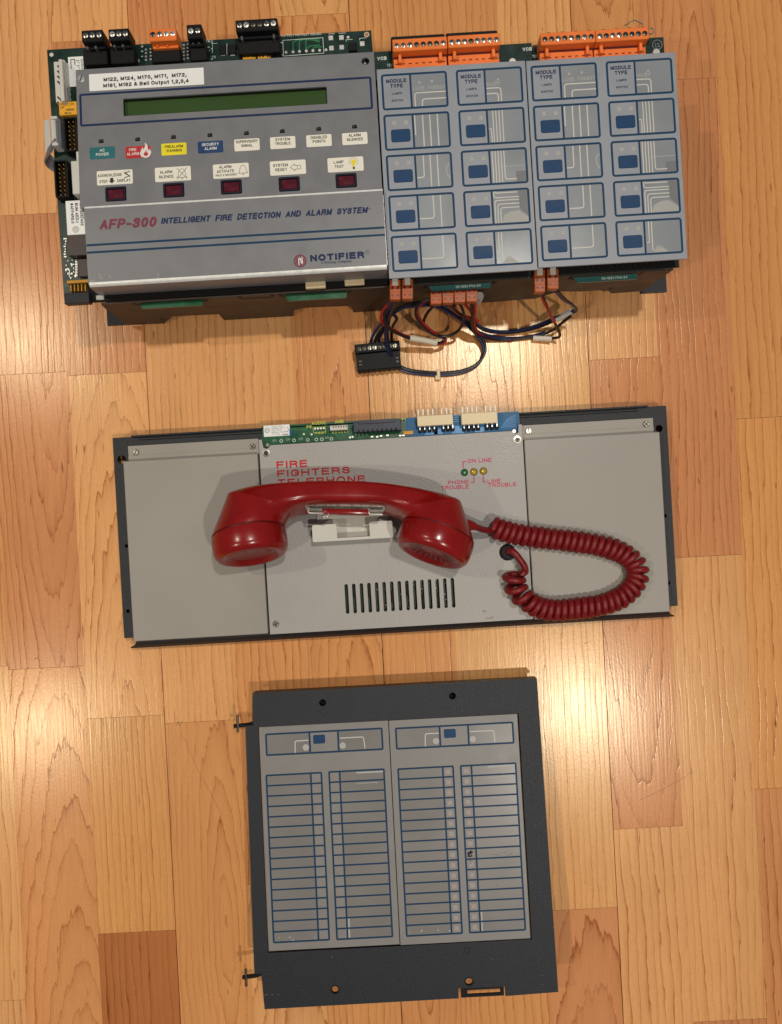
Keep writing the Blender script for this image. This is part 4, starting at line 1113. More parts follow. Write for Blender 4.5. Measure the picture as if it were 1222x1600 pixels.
# the loose black terminal strip
ft = Frame(P(588, 557, 8), Rz(5.5))
b = MB(ft)
a = [ft.L(*p, 8) for p in ((553, 539), (624, 531), (628, 572), (558, 579))]
xa = (a[0][0] + a[3][0]) / 2; xb = (a[1][0] + a[2][0]) / 2; ya = (a[2][1] + a[3][1]) / 2; yb3 = (a[0][1] + a[1][1]) / 2
b.box(xa, xb, yb3 - 7.5, yb3, -7.5, 8, .5); b.box(xa + .4, xb - .4, ya, yb3 - 7.3, -7.5, 4.5, .5)
for i in range(9):
    x = xa + (xb - xa) * (i + .5) / 9; b.box(x - 1.2, x + 1.2, ya - 1.0, ya + 1, -5, 3, .2)
tb = b.part('terminal_strip', M['black'], har)
for i in range(8):
    x = xa + 2 + (xb - xa - 4) * (i + .5) / 8; inst('screw', (SCd + SC[:1])[i % 4], tb, ft, x, yb3 - 3.8, 7.9, rnd.uniform(0, 3))
b = MB(ft)
for fx in (.1, .92):
    for j in (0, 1): put_text(b, 'HO', xa + (xb - xa) * fx, ya + 4.2 + j * 3, 1.4, 2.2, 0, 4.58, 'c')
b.part('lettering', M['dull'], tb)
def wire(pts, m, r=1.22):
    b = MB(FH); b.tube(spline([wp(*p) for p in pts], 8), r, 8); return b.part('wire', M[m], har)
# from the left plugs down to the strip and round the big loop
wire([(612, 467, 72), (607, 480, 60), (600, 500, 42), (588, 515, 26), (581, 528, 16), (578, 541, 6)], 'wire_blue')
wire([(618, 467, 72), (612, 482, 60), (602, 505, 40), (592, 520, 24), (587, 530, 16), (586, 541, 6)], 'wire_black')
wire([(622, 467, 72), (604, 478, 60), (596, 492, 50), (597, 503, 44), (610, 513, 36), (628, 522, 28), (640, 527, 24)], 'wire_red')
wire([(624, 467, 72), (606, 482, 58), (601, 494, 50), (603, 506, 44), (614, 517, 36), (630, 525, 28), (642, 529, 24)], 'wire_black')
wire([(640, 528, 24), (662, 532, 20), (683, 536, 16), (691, 534, 14), (694, 529, 14), (688, 525, 18), (676, 522, 22), (662, 512, 32), (652, 498, 44), (650, 484, 54), (660, 472, 60), (673, 468, 62)], 'wire_black')
wire([(642, 530, 22), (664, 533.5, 19), (684, 537, 15), (693, 536, 13), (696, 530, 13), (680, 521, 21), (664, 508, 32), (653, 492, 46), (653, 480, 56), (664, 471, 60), (676, 468, 62)], 'wire_red')
big = [(616, 467, 72), (610, 486, 56), (604, 510, 36), (603, 530, 22), (607, 550, 14), (613, 567, 8), (625, 577, 4), (645, 583, 2), (684, 586, 2), (718, 583, 2), (743, 572, 2.5), (755, 553, 4), (752, 534, 8), (738, 516, 14), (716, 497, 24), (692, 483, 34), (672, 477, 40), (650, 477, 44), (628, 482, 46), (612, 492, 46)]
def tail(seq): return seq
wire([(x, y, h) for x, y, h in big] + [(605, 500, 40), (600, 515, 26), (592, 528, 14), (594, 541, 6)], 'wire_blue', 1.35)
wire([(x + 2.6, y - 3.4, h + 1.2) for x, y, h in big] + [(620, 498, 40), (614, 510, 28), (612, 524, 16), (613, 536, 6)], 'wire_black', 1.35)
# small loop from the four plugs
wire([(686, 473, 60), (676, 480, 52), (666, 492, 42), (662, 507, 32), (670, 518, 24), (688, 525, 18), (706, 523, 18), (719, 513, 26), (725, 498, 38), (723, 484, 50), (717, 472, 58)], 'wire_black')
wire([(697, 472, 60), (706, 482, 50), (718, 491, 40), (735, 497, 34), (748, 502, 30)], 'wire_red')
wire([(722, 471, 60), (732, 482, 50), (738, 490, 42), (744, 500, 36)], 'wire_red')
wire([(690, 474, 60), (712, 487, 44), (737, 501, 30), (756, 513, 16), (780, 518, 8), (812, 516, 6), (840, 508, 10), (866, 497, 20), (888, 489, 28), (899, 483, 34), (893, 476, 44), (880, 468, 56), (868, 455, 70)], 'wire_blue')
wire([(700, 474, 60), (716, 489, 42), (738, 503, 28), (757, 516, 14), (782, 520, 6), (812, 518, 4), (842, 511, 8), (868, 500, 18), (889, 491, 26), (901, 485, 32), (895, 477, 42), (882, 467, 56), (871, 454, 70)], 'wire_black')
wire([(742, 468, 60), (742, 486, 46), (741, 506, 30), (746, 518, 18), (757, 524.5, 8), (776, 530, 2.5), (800, 532.5, 1.5)], 'wire_red')
wire([(872, 517, 14), (868, 506, 28), (857, 486, 48), (843, 456, 70)], 'wire_red')
wire([(744, 516, 20), (756, 522, 10), (778, 527, 3), (806, 528.5, 2), (832, 525, 4), (852, 519, 8)], 'wire_blue')
wire([(736, 469, 60), (738, 488, 46), (738, 507, 30), (744, 521, 16), (760, 528, 7), (782, 531.5, 2.5), (806, 530, 2.5), (834, 526, 4), (850, 522, 7), (868, 513, 13), (880, 503, 20), (892, 494, 26)], 'wire_black')
wire([(839, 528, 4), (862, 528.5, 6), (874, 526, 12), (873, 516, 20), (864, 500, 34), (855, 480, 52), (845, 456, 70)], 'wire_black')
def sleeve(p, m, r):
    b = MB(FH); b.tube(spline([wp(*q) for q in p], 6), r, 10); return b.part('tag_sleeve', M[m], har)
sleeve([(640, 528, 24), (661, 531.5, 20), (682, 536, 16)], 'tape', 2.5)
sleeve([(833, 528.5, 4), (848, 528.5, 5), (862, 529.5, 6)], 'tape', 2.5)
sleeve([(870, 499, 20), (882, 492, 25), (893, 486, 30)], 'sock', 2.3)
b = MB(FH); c = wp(685, 585, 2); c2 = wp(684, 592, 2)
b.box(c.x - 1.4, c.x + 1.4, c.y - 3, c.y + 3.6, .3, 5, .5); b.box(c2.x - 2.2, c2.x + 2.2, c2.y - 1.2, c2.y + 2.6, .3, 4.6, .5); b.part('cable_tie', M['nylon'], har)
b = MB(FH)
c = wp(748, 466, 40); b.lathe([(0, -8), (3.4, -8), (3.4, 6), (3, 8), (0, 8)], Matrix.Translation(c), 14); b.part('ferrite_sleeve', M['sock'], har)

# ================================================================== 2  TELEPHONE PANEL
oB = P(615, 815, 14); oB.z = 0
FB = Frame(oB, Rz(3.35))
tel = thing('firefighter_telephone', 'beige grey plate unit with black edges and vent slots under the red handset', 'telephone panel', FB)
ZK, ZF, ZC, ZBL = 14.0, 16.5, 21.0, 23.0
def rect(F, z, tl, tr, br, bl):
    q = [F.L(*p, z) for p in (tl, tr, br, bl)]
    return ((q[0][0] + q[3][0]) / 2, (q[2][1] + q[3][1]) / 2, (q[1][0] + q[2][0]) / 2, (q[0][1] + q[1][1]) / 2)
bx = rect(FB, ZK, (176, 684), (1043, 634), (1057, 948), (194, 996))
hl = FB.L(190, 718, ZK); hr = FB.L(1030, 669.5, ZK)
b = MB(FB)
e1 = [FB.L(198, 853, ZK), FB.L(200, 955, ZK), FB.L(1039, 806, ZK), FB.L(1044.5, 911, ZK)]
b.plate([(bx[0], bx[1]), (bx[2], bx[1]), (bx[2], bx[3]), (bx[0], bx[3])], [circ(hl[0], hl[1], 3.6, 16), circ(hr[0], hr[1], 3.0, 16)] + [circ(p[0] + (0 if p[0] < 0 else 0), p[1], 1.6, 10) for p in e1], ZK - 1.5, ZK)
for x in (bx[0], bx[2] - 1.5): b.box(x, x + 1.5, bx[1], bx[3], .3, ZK - 1.5)
back = b.part('back_plate', M['powder'], tel)
b = MB(FB)
a = FB.L(205, 681, ZK + 2); c = FB.L(1012, 636, ZK + 2)
b.box(a[0], c[0], bx[3] - .6, bx[3] + .9, .5, ZK + 3, .3)
b.box(a[0] + 6, c[0] - 8, bx[3] - 3.2, bx[3] - 1.6, ZK - .5, ZK + 1.6, .3)
b.part('top_flange', M['powder'], tel)
# lower lip, folded outward
b = MB(FB)
a = FB.L(205, 1011, 10); c = FB.L(1053, 964, 10); a2 = FB.L(213, 1003, 17); c2 = FB.L(1045, 956, 17)
yl_ = (a[1] + c[1]) / 2; yu_ = (a2[1] + c2[1]) / 2
A_ = [(a[0], yl_, 11), (a[0] + 4, yl_ + 2.2, 14.5), (a2[0], yu_, 17.5)]; B_ = [(c[0], yl_, 11), (c[0] - 4, yl_ + 2.2, 14.5), (c2[0], yu_, 17.5)]
for i in range(2): b.face([A_[i], B_[i], B_[i + 1], A_[i + 1]])
b.box(a[0], c[0], yl_ - .2, yl_ + 1.0, .3, 11.2, .2); b.box(a2[0], c2[0], yu_ - .2, yu_ + 1.2, 4, 17.6, .2)
b.recalc = True
b.part('bottom_lip', M['powder'], tel)

def blank(face, flange, screws, name_label):
    r0 = rect(FB, ZBL, *face); f0 = rect(FB, ZF, *flange)
    b = MB(FB)
    b.prism(rr(r0[0], r0[1], r0[2], r0[3], .8, 2), ZK, ZBL, .5)
    o = b.part('blank_plate', M['plate'], tel, name_label)
    b = MB(FB); b.box(f0[0], f0[2], r0[3] + .3, f0[3], ZK + .1, ZF, .2)
    b.box(f0[0], f0[2], r0[3] + .2, r0[3] + 5.0, ZF - .2, ZF + .35, .15)
    b.part('flange', M['plate'], o)
    for i, s in enumerate(screws): inst('screw', PS[i % 2], o, FB, *FB.L(*s, ZF), ZF, rnd.uniform(0, 3))
PS = [screw_mesh(2.6, 1.8, 1, 'metal', .5), screw_mesh(2.6, 1.8, 2, 'metal', .3)]
blank(((192.5, 721), (403.5, 708.5), (418, 990.5), (208.5, 1002)), ((200, 696), (404.5, 686), (405, 712), (201, 722)), ((212.6, 706.7), (395, 698)), 'blank plate on the left with a faint sheen')
blank(((821.5, 687), (1032, 674.5), (1045.5, 956), (833, 968)), ((815, 665), (1020, 652.5), (1022, 676), (817, 688)), ((825.7, 673.8), (1009, 663)), 'blank plate on the right under the coiled cord')
# centre plate with its vent slots and notched upper corners
r0 = rect(FB, ZC, (407, 697), (818, 672), (831, 968), (420, 990.5))
nx, ny = FB.L(419, 697.5, ZC); mx_, my_ = FB.L(802, 678, ZC)
ytop = (FB.L(500, 691, ZC)[1] + FB.L(760, 676, ZC)[1]) / 2
outline = [(r0[0], r0[1]), (r0[2], r0[1]), (r0[2], ytop + 5), (r0[2] - 2.6, ytop + 5), (mx_ + 4.6, ytop + 2.5), (mx_ + 4.2, ytop - 1.6), (mx_ + 1.6, ytop - 2.6), (mx_ - .6, ytop - 1), (mx_ - 1.2, ytop),
           (nx + 1.8, ytop), (nx + 1.2, ytop - 1.2), (nx - 1.2, ytop - 3), (nx - 4, ytop - 1.6), (nx - 4.6, ytop + 2), (nx - 4.9, ytop + 5), (r0[0], ytop + 5)]
slots = []
for i in range(15):
    t = i / 14
    pa = FB.L(541.3 + 165.7 * t, 912.5 - 9.5 * t, ZC); pb = FB.L(542.8 + 165.8 * t, 959 - 9.3 * t, ZC)
    xm = (pa[0] + pb[0]) / 2; slots.append((xm, pb[1], pa[1]))
sy0 = sum(s[1] for s in slots) / 15; sy1 = sum(s[2] for s in slots) / 15
sx = [slots[0][0] + (slots[-1][0] - slots[0][0]) * i / 14 for i in range(15)]
lh = [FB.L(725.7, 738.3, ZC), FB.L(740.4, 737.4, ZC), FB.L(755.3, 736, ZC)]
gx, gy = FB.L(793, 863, ZC)
b = MB(FB)
b.plate(outline, [rr(x - 1.45, sy0, x + 1.45, sy1, 1.4, 4) for x in sx] + [circ(x, y, 3.0, 18) for x, y in lh], ZC - 1.4, ZC)
cen = b.part('centre_plate', M['plate_tex'], tel)
b = MB(FB); b.box(sx[0] - 12, sx[-1] + 12, sy0 - 8, sy1 + 8, ZK + .3, ZK + 1.8)
vb = b.part('vent_board', M['pcb_dark'], tel)
b = MB(FB)
for i in range(45):
    x = rnd.uniform(sx[4], sx[-1] + 2); y = rnd.uniform(sy0, sy1); b.box(x - rnd.uniform(.3, .9), x + .5, y - .4, y + rnd.uniform(.3, 1.2), ZK + 1.8, ZK + 3)
b.part('solder_pad', M['sock2'], vb)
b = MB(FB)
for i in range(7):
    x = rnd.choice(sx) + rnd.uniform(-2, 4); y = rnd.uniform(sy0, sy1); b.box(x, x + 5, y, y + 9, ZK + 1.8, ZK + 4)
b.part('chip', M['black'], vb)
b = MB(FB); b.box(r0[0] + .2, r0[2] - .2, r0[1] + .2, r0[3] - 30, ZK - .9, ZK + .25); b.part('plate_underside', M['blacker'], cen)
for s, k_ in (((416, 708), 0), ((808.5, 687), 0)):
    x, y = FB.L(*s, ZC)
    wm = MB(FB); wm.lathe([(3.3, ZC), (3.2, ZC + .5), (1.9, ZC + .6), (1.8, ZC + .1)], Matrix.Translation((x, y, 0)), 24); w_ = wm.part('washer', M['metal'], cen)
    sm2 = screw_mesh(1.8, 1.3, 2, 'dull', .2); inst('screw', sm2, cen, FB, x, y, ZC)
inst('screw', PS[1], cen, FB, *FB.L(431, 975, ZC), ZC)
for (x, y), m, l in zip(lh, ('green_led', 'yellow_led', 'yellow_led'), ('green lamp', None, None)):
    b = MB(FB); b.lathe([(2.6, ZC - 3), (2.6, ZC + .2), (2.2, ZC + 1.2), (1.3, ZC + 1.9), (0, ZC + 2.1)], Matrix.Translation((x, y, 0)), 18); o = b.part('indicator_lamp', M[m], tel, l)
    b = MB(FB); b.stroke(circ(x, y, 3.15, 20), .5, ZC + .06, True); b.part('lamp_ring', M['dull'], o)
b = MB(FB); z = ZC + .07
print_px(b, 'FIRE', (432, 732.3), (481, 729.5), 11.2, z, .02); print_px(b, 'FIGHTERS', (433, 745.7), (547.5, 739.5), 10.8, z, .02); print_px(b, 'TELEPHONE', (433.5, 760), (571.5, 753.3), 11, z, .02)
b.part('lettering', M['red_print'], cen)
b = MB(FB)
print_px(b, 'ON LINE', (731, 723.8), (768.5, 721.6), 6.4, z, .014); print_px(b, 'PHONE', (700, 757.4), (733, 755.6), 6.2, z, .014); print_px(b, 'TROUBLE', (689.3, 765.6), (733, 763.2), 6.2, z, .014)
print_px(b, 'LINE', (762, 755.2), (782.5, 754), 6.2, z, .014); print_px(b, 'TROUBLE', (763.2, 761.8), (807, 759.6), 6.2, z, .014)
for pl in (((724, 731.5), (723.4, 721.4), (728.5, 721.1)), ((740.3, 744), (740.8, 753.8), (735.5, 754)), ((754.8, 743), (755.2, 752.8), (759.6, 752.6))): b.stroke([FB.L(*p, z) for p in pl], .85, z)
b.part('lettering', M['pink_print'], cen)
b = MB(FB)
for p in ((757, 955, 5, 2), (765, 966, 9, 1.4), (770, 963, 3, 1)):
    x, y = FB.L(p[0], p[1], z); b.sheet([(x + p[2] * .5 * math.cos(t * .63) * rnd.uniform(.6, 1.1), y + p[3] * .5 * math.sin(t * .63) * rnd.uniform(.6, 1.1)) for t in range(10)], z)
b.part('smudge', mat('rub_mark', srgb(140, 134, 128), .5), cen)
b = MB(FB)
b.lathe([(1.9, ZC + 3.2), (3.2, ZC + 3.6), (5.6, ZC + 3.0), (6.6, ZC + 1.4), (6.7, ZC), (1.9, ZC - 1), (1.9, ZC + 3.2)], Matrix.Translation((gx, gy, 0)), 28)
b.part('grommet', M['black'], cen)

# board along the top edge
ZP = 17.0
b = MB(FB)
q = rect(FB, ZP, (409, 667), (811, 641.5), (813, 690), (411, 700))
xs = FB.L(606, 650, ZP)[0]; xs2 = FB.L(650, 650, ZP)[0]
b.box(q[0], q[2], ytop - 12, q[3], ZP - 1.6, ZP)
m = bpy.data.materials.new('green_to_blue_reflection'); m.use_nodes = True
tb_ = b.part('circuit_board', M['pcb'], tel)
PB = tb_
def silk(mb, pts, w=.35, closed=False): mb.stroke([FB.L(*p, ZP + .05) for p in pts], w, ZP + .05, closed)
b = MB(FB); pxbox(b, FB, 412, 664, 453, 681.5, ZP, ZP + .25, 0); pl = b.part('paper_label', M['white_paper'], tel)
b = MB(FB); z = ZP + .32
x, y = FB.L(417.5, 672.5, z); b.stroke(circ(x, y, 1.9, 16), .35, z, True); put_text(b, 'BC', x, y - .7, 1.4, 2.2, 0, z, 'c')
for i, (w_, s) in enumerate(((9, 'ASSY REV'), (11, 'MODEL FFT'), (8, 'NOT FOR'), (12, 'SERIAL 0423'), (7, 'MADE'))):
    xx, yy = FB.L(424.5, 668 + i * 2.9, z); put_text(b, s, xx, yy, .95, w_, R(0), z, 'l')
xx, yy = FB.L(441, 680.3, z); put_text(b, 'VOID', xx, yy, 1.2, 5, 0, z, 'l', .03); xx, yy = FB.L(449, 671, z); b.stroke([(xx, yy + 2), (xx + 1, yy), (xx, yy - 2), (xx - 1, yy - 1.5)], .3, z)
b.part('lettering', M['black_print'], pl)
b = MB(FB)
z = ZP + .06
for s, p0, p1, c_ in (('AUDIO', (487, 664), (509, 662.6), 5.2), ('AMB', (523.5, 661.5), (537, 660.7), 5), ('P6', (479, 669.5), (487, 669), 4.6), ('P3', (628, 657.8), (636.5, 657.2), 4.6), ('4321', (492, 678.5), (509, 677.4), 3.4), ('6 5 4 3 2 1', (519, 677.5), (544, 676), 3)): print_px(b, s, p0, p1, c_, z, .02)
silk(b, ((489, 668), (508.5, 667), (509, 675), (490, 676)), .4, True)
b.part('lettering', M['yellow_silk'], tb_)
b = MB(FB)
for p in ((492.5, 670), (497, 669.7), (501.5, 669.4), (506, 669.1), (475, 678.3), (487, 678.8), (547, 683.5), (551, 682.7)):
    x, y = FB.L(*p, ZP); b.cyl(x, y, ZP, ZP + .5, .95, 10)
for px, py in ((581, 682.3), (589, 682.3), (595, 681), (605, 680), (625, 680.5), (630, 680)): pxbox(b, FB, px - 1.6, py - 1.2, px + 2.4, py + 1.4, ZP, ZP + .7, .1)
b.part('solder_pad', M['tin'], tb_)
b = MB(FB)
for px, py in ((439.5, 689), (459.5, 688), (481, 687.3), (494.3, 686.7), (503, 686.4), (518, 685.5)):
    x, y = FB.L(px, py, z); b.stroke(circ(x, y, 1.2, 12), .45, z, True)
for px, py in ((429, 690), (450, 688.5), (470, 687.5), (511, 685.5)):
    x, y = FB.L(px, py, z); put_text(b, 'CT1', x, y, 1.6, 3, 0, z, 'c')
for px in (556, 561, 567, 573): 
    x, y = FB.L(px, 680.7, z); put_text(b, '0', x, y, 1.4, 1.4, 0, z, 'c')
b.part('lettering', M['silk'], tb_)
b = MB(FB)
for pl_ in (((455, 671), (477, 671), (486, 678)), ((439.5, 686), (439.5, 681)), ((522, 676), (530, 684)), ((530, 675.5), (540, 684)), ((540, 675), (550, 682)), ((508, 664), (513, 660))): silk(b, pl_, .7)
b.part('board_track', M['pcb_track'], tb_)
b = MB(FB); pxbox(b, FB, 515.5, 664.5, 543.5, 672, ZP, ZP + 6, .3); wc = b.part('white_header', M['white'], tel)
b = MB(FB)
for i in range(6): pxbox(b, FB, 520 + i * 4, 666 - i * .2, 522 + i * 4, 668.4 - i * .2, ZP + 5.9, ZP + 6.2, 0)
b.part('pin', M['dull'], wc)
b = MB(FB); pxbox(b, FB, 452.5, 671, 456.5, 681, ZP, ZP + 2, .2); b.part('blue_component', M['blue_sheen_and_part'], tb_)
b = MB(FB); pxbox(b, FB, 552, 657.5, 627, 674, ZP, ZP + 9, .4); pxbox(b, FB, 560, 656, 618, 661, ZP + 9, ZP + 10, .2); hd = b.part('black_header', mat('dark_blue_header', srgb(30, 34, 58), .4), tel)
b = MB(FB)
for i in range(9): pxbox(b, FB, 559 + i * 7.3, 672 - i * .4, 562 + i * 7.3, 676 - i * .4, ZP + 2, ZP + 9.2, .1)
b.part('pin_cover', M['black'], hd)
# blue reflection on the board's right part, painted as a flat blue sheet
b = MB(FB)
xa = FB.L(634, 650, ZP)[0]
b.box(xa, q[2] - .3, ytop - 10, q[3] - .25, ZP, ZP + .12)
bb_ = b.part('blue_reflection_sheet', M['blue_sheen_and_part'], tel)
b = MB(FB); zt_ = ZP + .18
for i in range(4):
    y = 648 + i * 3.2; b.stroke([FB.L(709, y + 1, zt_), FB.L(716, y + .4, zt_), FB.L(721, y + 1.4, zt_)], .5, zt_)
for i in range(7): b.stroke([FB.L(782 + i * 1.5, 668 - i * 2, zt_), FB.L(806, 666 - i * 3, zt_)], .35, zt_)
for pr4 in ((664, 684), (678, 692), (706, 725), (742, 756)): b.sheet([FB.L(pr4[0], 679.5 - (pr4[0] - 664) * .05, zt_), FB.L(pr4[1], 679 - (pr4[0] - 664) * .05, zt_), FB.L(pr4[1], 668 - (pr4[0] - 664) * .06, zt_), FB.L(pr4[0] + 2, 668 - (pr4[0] - 664) * .06, zt_)], zt_ - .03)
b.part('board_track', M['blue_sheen_track'], bb_)
def pin_block(px0, py0, px1, py1, pins):
    b = MB(FB)
    pxbox(b, FB, px0, py0, px1, py1, ZP + 1, ZP + 9, .3); o = b.part('pin_block', M['nylon'], tel)
    bp = MB(FB); bk = MB(FB); b2 = MB(FB)
    for px in pins:
        dy = -(px - px0) * .055
        a = FB.L(px, py0 + dy + 3.5, ZP + 5); c = FB.L(px - .6, py0 + dy - 8.5, ZP + 5)
        bp.box(a[0] - .55, a[0] + .55, a[1] - 1, c[1], ZP + 4.5, ZP + 5.5)
        a = FB.L(px + 2, py1 + dy + 1, ZP + 2); bk.box(a[0] - 1.5, a[0] + 1.5, a[1] - 5.6, a[1] - 2.4, ZP + .15, ZP + 2.6, .3)
        b2.box(a[0] - .45, a[0] + .45, a[1] - 3.4, a[1] + 3, ZP + 2.4, ZP + 3.2)
    bp.part('pin', M['paper'], o); bk.part('solder_sleeve', M['black'], o); b2.part('pin', M['tin'], o)
pin_block(652, 648.5, 708, 664.5, (654, 661.5, 669, 676.5, 690.5, 698, 705))
pin_block(721, 644.5, 777.5, 662, (723, 730.5, 738, 745, 759, 766.5, 774))
b = MB(FB); pxbox(b, FB, 630, 673, 646, 679, ZP, ZP + .9, .2); b.part('gold_pad', M['gold'], tb_)
b = MB(FB)
for p in ((418.5, 695.5), (803, 674)):
    x, y = FB.L(*p, ZP); b.cyl(x, y, ZP, ZP + 1.6, 1.7, 14)
b.part('screw', M['metal'], tb_)

# cradle for the handset
b = MB(FB)
zt = 36.0
def wtab(px0, py0, px1, py1, z0, z1, r_=1.4):
    xa = FB.L(px0, (py0 + py1) / 2, z1)[0]; xb = FB.L(px1, (py0 + py1) / 2, z1)[0]; ya = FB.L((px0 + px1) / 2, py1, z1)[1]; yb_ = FB.L((px0 + px1) / 2, py0, z1)[1]
    b.prism(rr(xa, ya, xb, yb_, r_, 3), z0, z1, .5); return xa, xb, ya, yb_
def wq(px, py): return FB.L(px, py, zt)
lx0_, lx1_, rx0_, rx1_ = wq(488, 832)[0], wq(526.5, 832)[0], wq(577.5, 828)[0], wq(613.5, 828)[0]
lyt, ryt = wq(507, 819)[1], wq(595, 815)[1]; lyb, ryb = wq(507, 846)[1], wq(595, 841)[1]
ytp = (lyt + ryt) / 2; ybt = (lyb + ryb) / 2
b.prism([(lx0_ + .6, ybt), (rx1_ - .6, ybt), (rx1_, ybt + .6), (rx1_, ytp - 1.4), (rx1_ - .4, ytp - .4), (rx1_ - 1.4, ytp), (rx0_ + 1.4, ytp), (rx0_ + .4, ytp - .4), (rx0_, ytp - 1.4), (rx0_, ybt + 2.0),
         (lx1_, ybt + 2.0), (lx1_, ytp - 1.4), (lx1_ - .4, ytp - .4), (lx1_ - 1.4, ytp), (lx0_ + 1.4, ytp), (lx0_ + .4, ytp - .4), (lx0_, ytp - 1.4), (lx0_, ybt + .6)], zt - 2.2, zt)
b.box(lx0_ + 1, rx1_ - 1, ybt + .3, ybt + 2.2, ZC, zt - 2.2, .2)
b.box(lx0_ + 3, rx1_ - 3, ybt + 2, ytp + 16, ZC, ZC + 2.0, .4)
b.part('cradle', M['white'], tel)

# ================================================================== HANDSET
oH = P(536, 815, 54)
FT = Frame(oH, Rz(-1.1) @ Rx(-18))
hs = thing('telephone_handset', 'glossy red telephone handset with coiled red cord, lying across the middle panel', 'telephone handset', FT)
kk_ = FT.k(0)
SEC = [((331.5, 844), (446, 823), 58, 2.0), ((336, 831), (446.5, 820), 58, 2.0), ((345, 809), (448, 815), 56, 2.1), ((353.5, 789), (451, 809.5), 52.5, 2.4), ((356.6, 782), (453, 807), 51, 2.7), ((358, 779.5), (454, 806), 50.5, 2.8), ((361, 778), (455, 805), 50, 2.9), ((372, 774.5), (458, 803), 47.5, 3.2),
       ((388, 770.5), (463, 800), 44.5, 3.6), ((414, 766), (472, 797), 41, 4.2), ((446, 763), (484, 795), 38.5, 4.8), ((490, 761), (502, 794), 38, 5), ((545, 760.5), (544, 794), 38, 5), ((596, 763.5), (588, 795), 38, 5),
       ((640, 769.5), (605, 797.5), 39, 4.6), ((670, 775), (616, 801.5), 41.5, 4.0), ((695, 781), (623, 805), 45, 3.4), ((709, 785.5), (626, 807.5), 48.5, 3.0), ((717, 788.5), (627.5, 808.5), 50.5, 2.8), ((720, 791), (628, 809), 51.5, 2.7), ((722, 795), (628.6, 809.8), 52.5, 2.5), ((729, 813), (630, 812), 56, 2.1), ((737, 837), (630, 813.5), 58, 2.0), ((740.5, 851.5), (629, 814.5), 58.5, 2.0)]
data = []
for o_, i_, zw, n in SEC:
    a, c = FT.L(*o_, 0), FT.L(*i_, 0); data.append((a[0], a[1], c[0], c[1], zw * kk_, n))
def cr1(p0, p1, p2, p3, t): return .5 * ((2 * p1) + (p2 - p0) * t + (2 * p0 - 5 * p1 + 4 * p2 - p3) * t * t + (-p0 + 3 * p1 - 3 * p2 + p3) * t ** 3)
dense = []
for i in range(len(data) - 1):
    p0, p1, p2, p3 = data[max(i - 1, 0)], data[i], data[i + 1], data[min(i + 2, len(data) - 1)]
    for k in range(4): dense.append([cr1(*v, k / 4) for v in zip(p0, p1, p2, p3)])
dense.append(list(data[-1]))
b = MB(FT); NN = 56; rings = []
for ax, ay, cx_, cy_, zw, n in dense:
    c = Vector(((ax + cx_) / 2, (ay + cy_) / 2)); u = Vector((ax - cx_, ay - cy_)) / 2
    ring = []
    for k in range(NN):
        t = 2 * math.pi * k / NN; ct, st = math.cos(t), math.sin(t)
        a = math.copysign(abs(ct) ** (2 / n), ct); s = math.copysign(abs(st) ** (2 / n), st)
        ring.append(b.bm.verts.new((c.x + u.x * a, c.y + u.y * a, zw * s)))
    rings.append(ring)
for ra, rb in zip(rings, rings[1:]):
    for k in range(NN): b.bm.faces.new((ra[k], ra[(k + 1) % NN], rb[(k + 1) % NN], rb[k]))
b.bm.faces.new(rings[0][::-1]); b.bm.faces.new(rings[-1])
body = b.part('handle', M['red'], hs, angle=50)
def cap_part(po, pi, label, mouth):
    a = Vector(FT.L(*po, 0)); c = Vector(FT.L(*pi, 0)); mid = (a + c) / 2; rad = (a - c).length / 2
    d = (a - c).normalized(); ax = Vector((d.y, -d.x))
    if ax.y > 0: ax = -ax
    zax = Vector((ax.x, ax.y, 0)); xax = Vector((d.x, d.y, 0)); yax = zax.cross(xax)
    Mx = Matrix(((xax.x, yax.x, zax.x, mid.x), (xax.y, yax.y, zax.y, mid.y), (xax.z, yax.z, zax.z, 0), (0, 0, 0, 1)))
    b = MB(FT); r = rad
    b.lathe([(r * .965, -1), (r * .965, .5), (r * 1.0, .9), (r * 1.012, 5), (r * 1.0, 13), (r * .97, 16), (r * .90, 18.4), (r * .82, 19.2), (r * .74, 18.8), (r * .66, 17.4), (r * .45, 15.4), (r * .2, 14.6), (0, 14.5)], Mx, 56)
    o = b.part('mouth_cap' if mouth else 'ear_cap', M['red'], hs, label, angle=50)
    b = MB(FT)
    if mouth:
        for i in range(22):
            t = 2 * math.pi * i / 22
            q = bmesh.new()
            vs = []
            for rr_, w_ in ((r * .30, .35), (r * .60, .62)):
                h_ = 14.9 if rr_ < r * .4 else 16.9
                for s in (-1, 1):
                    vs.append(q.verts.new((rr_ * math.cos(t) - s * w_ * math.sin(t), rr_ * math.sin(t) + s * w_ * math.cos(t), h_ + .35)))
            q.faces.new((vs[0], vs[1], vs[3], vs[2])); b.merge(q, Mx)
        b.part('grille_slot', M['red_dark'], o)
    else:
        b.lathe([(r * .60, 16.6), (r * .57, 17.0), (r * .54, 16.3)], Mx, 48)
        for i in range(8):
            q = bmesh.new(); t = i * math.pi / 4; q.faces.new([q.verts.new((r * .18 * math.cos(t) + .9 * math.cos(k), r * .18 * math.sin(t) + .9 * math.sin(k), 14.75)) for k in range(6)]); b.merge(q, Mx)
        b.part('ear_ring', M['red'], o)
    b = MB(FT); b.lathe([(r * .975, -.8), (r * .975, .8)], Mx, 56); b.part('seam', M['red_dark'], o)
cap_part((331, 845), (446, 824), 'plain dished cap on the left end', False)
cap_part((741, 852.5), (629, 814.5), 'slotted mouthpiece cap on the right end', True)
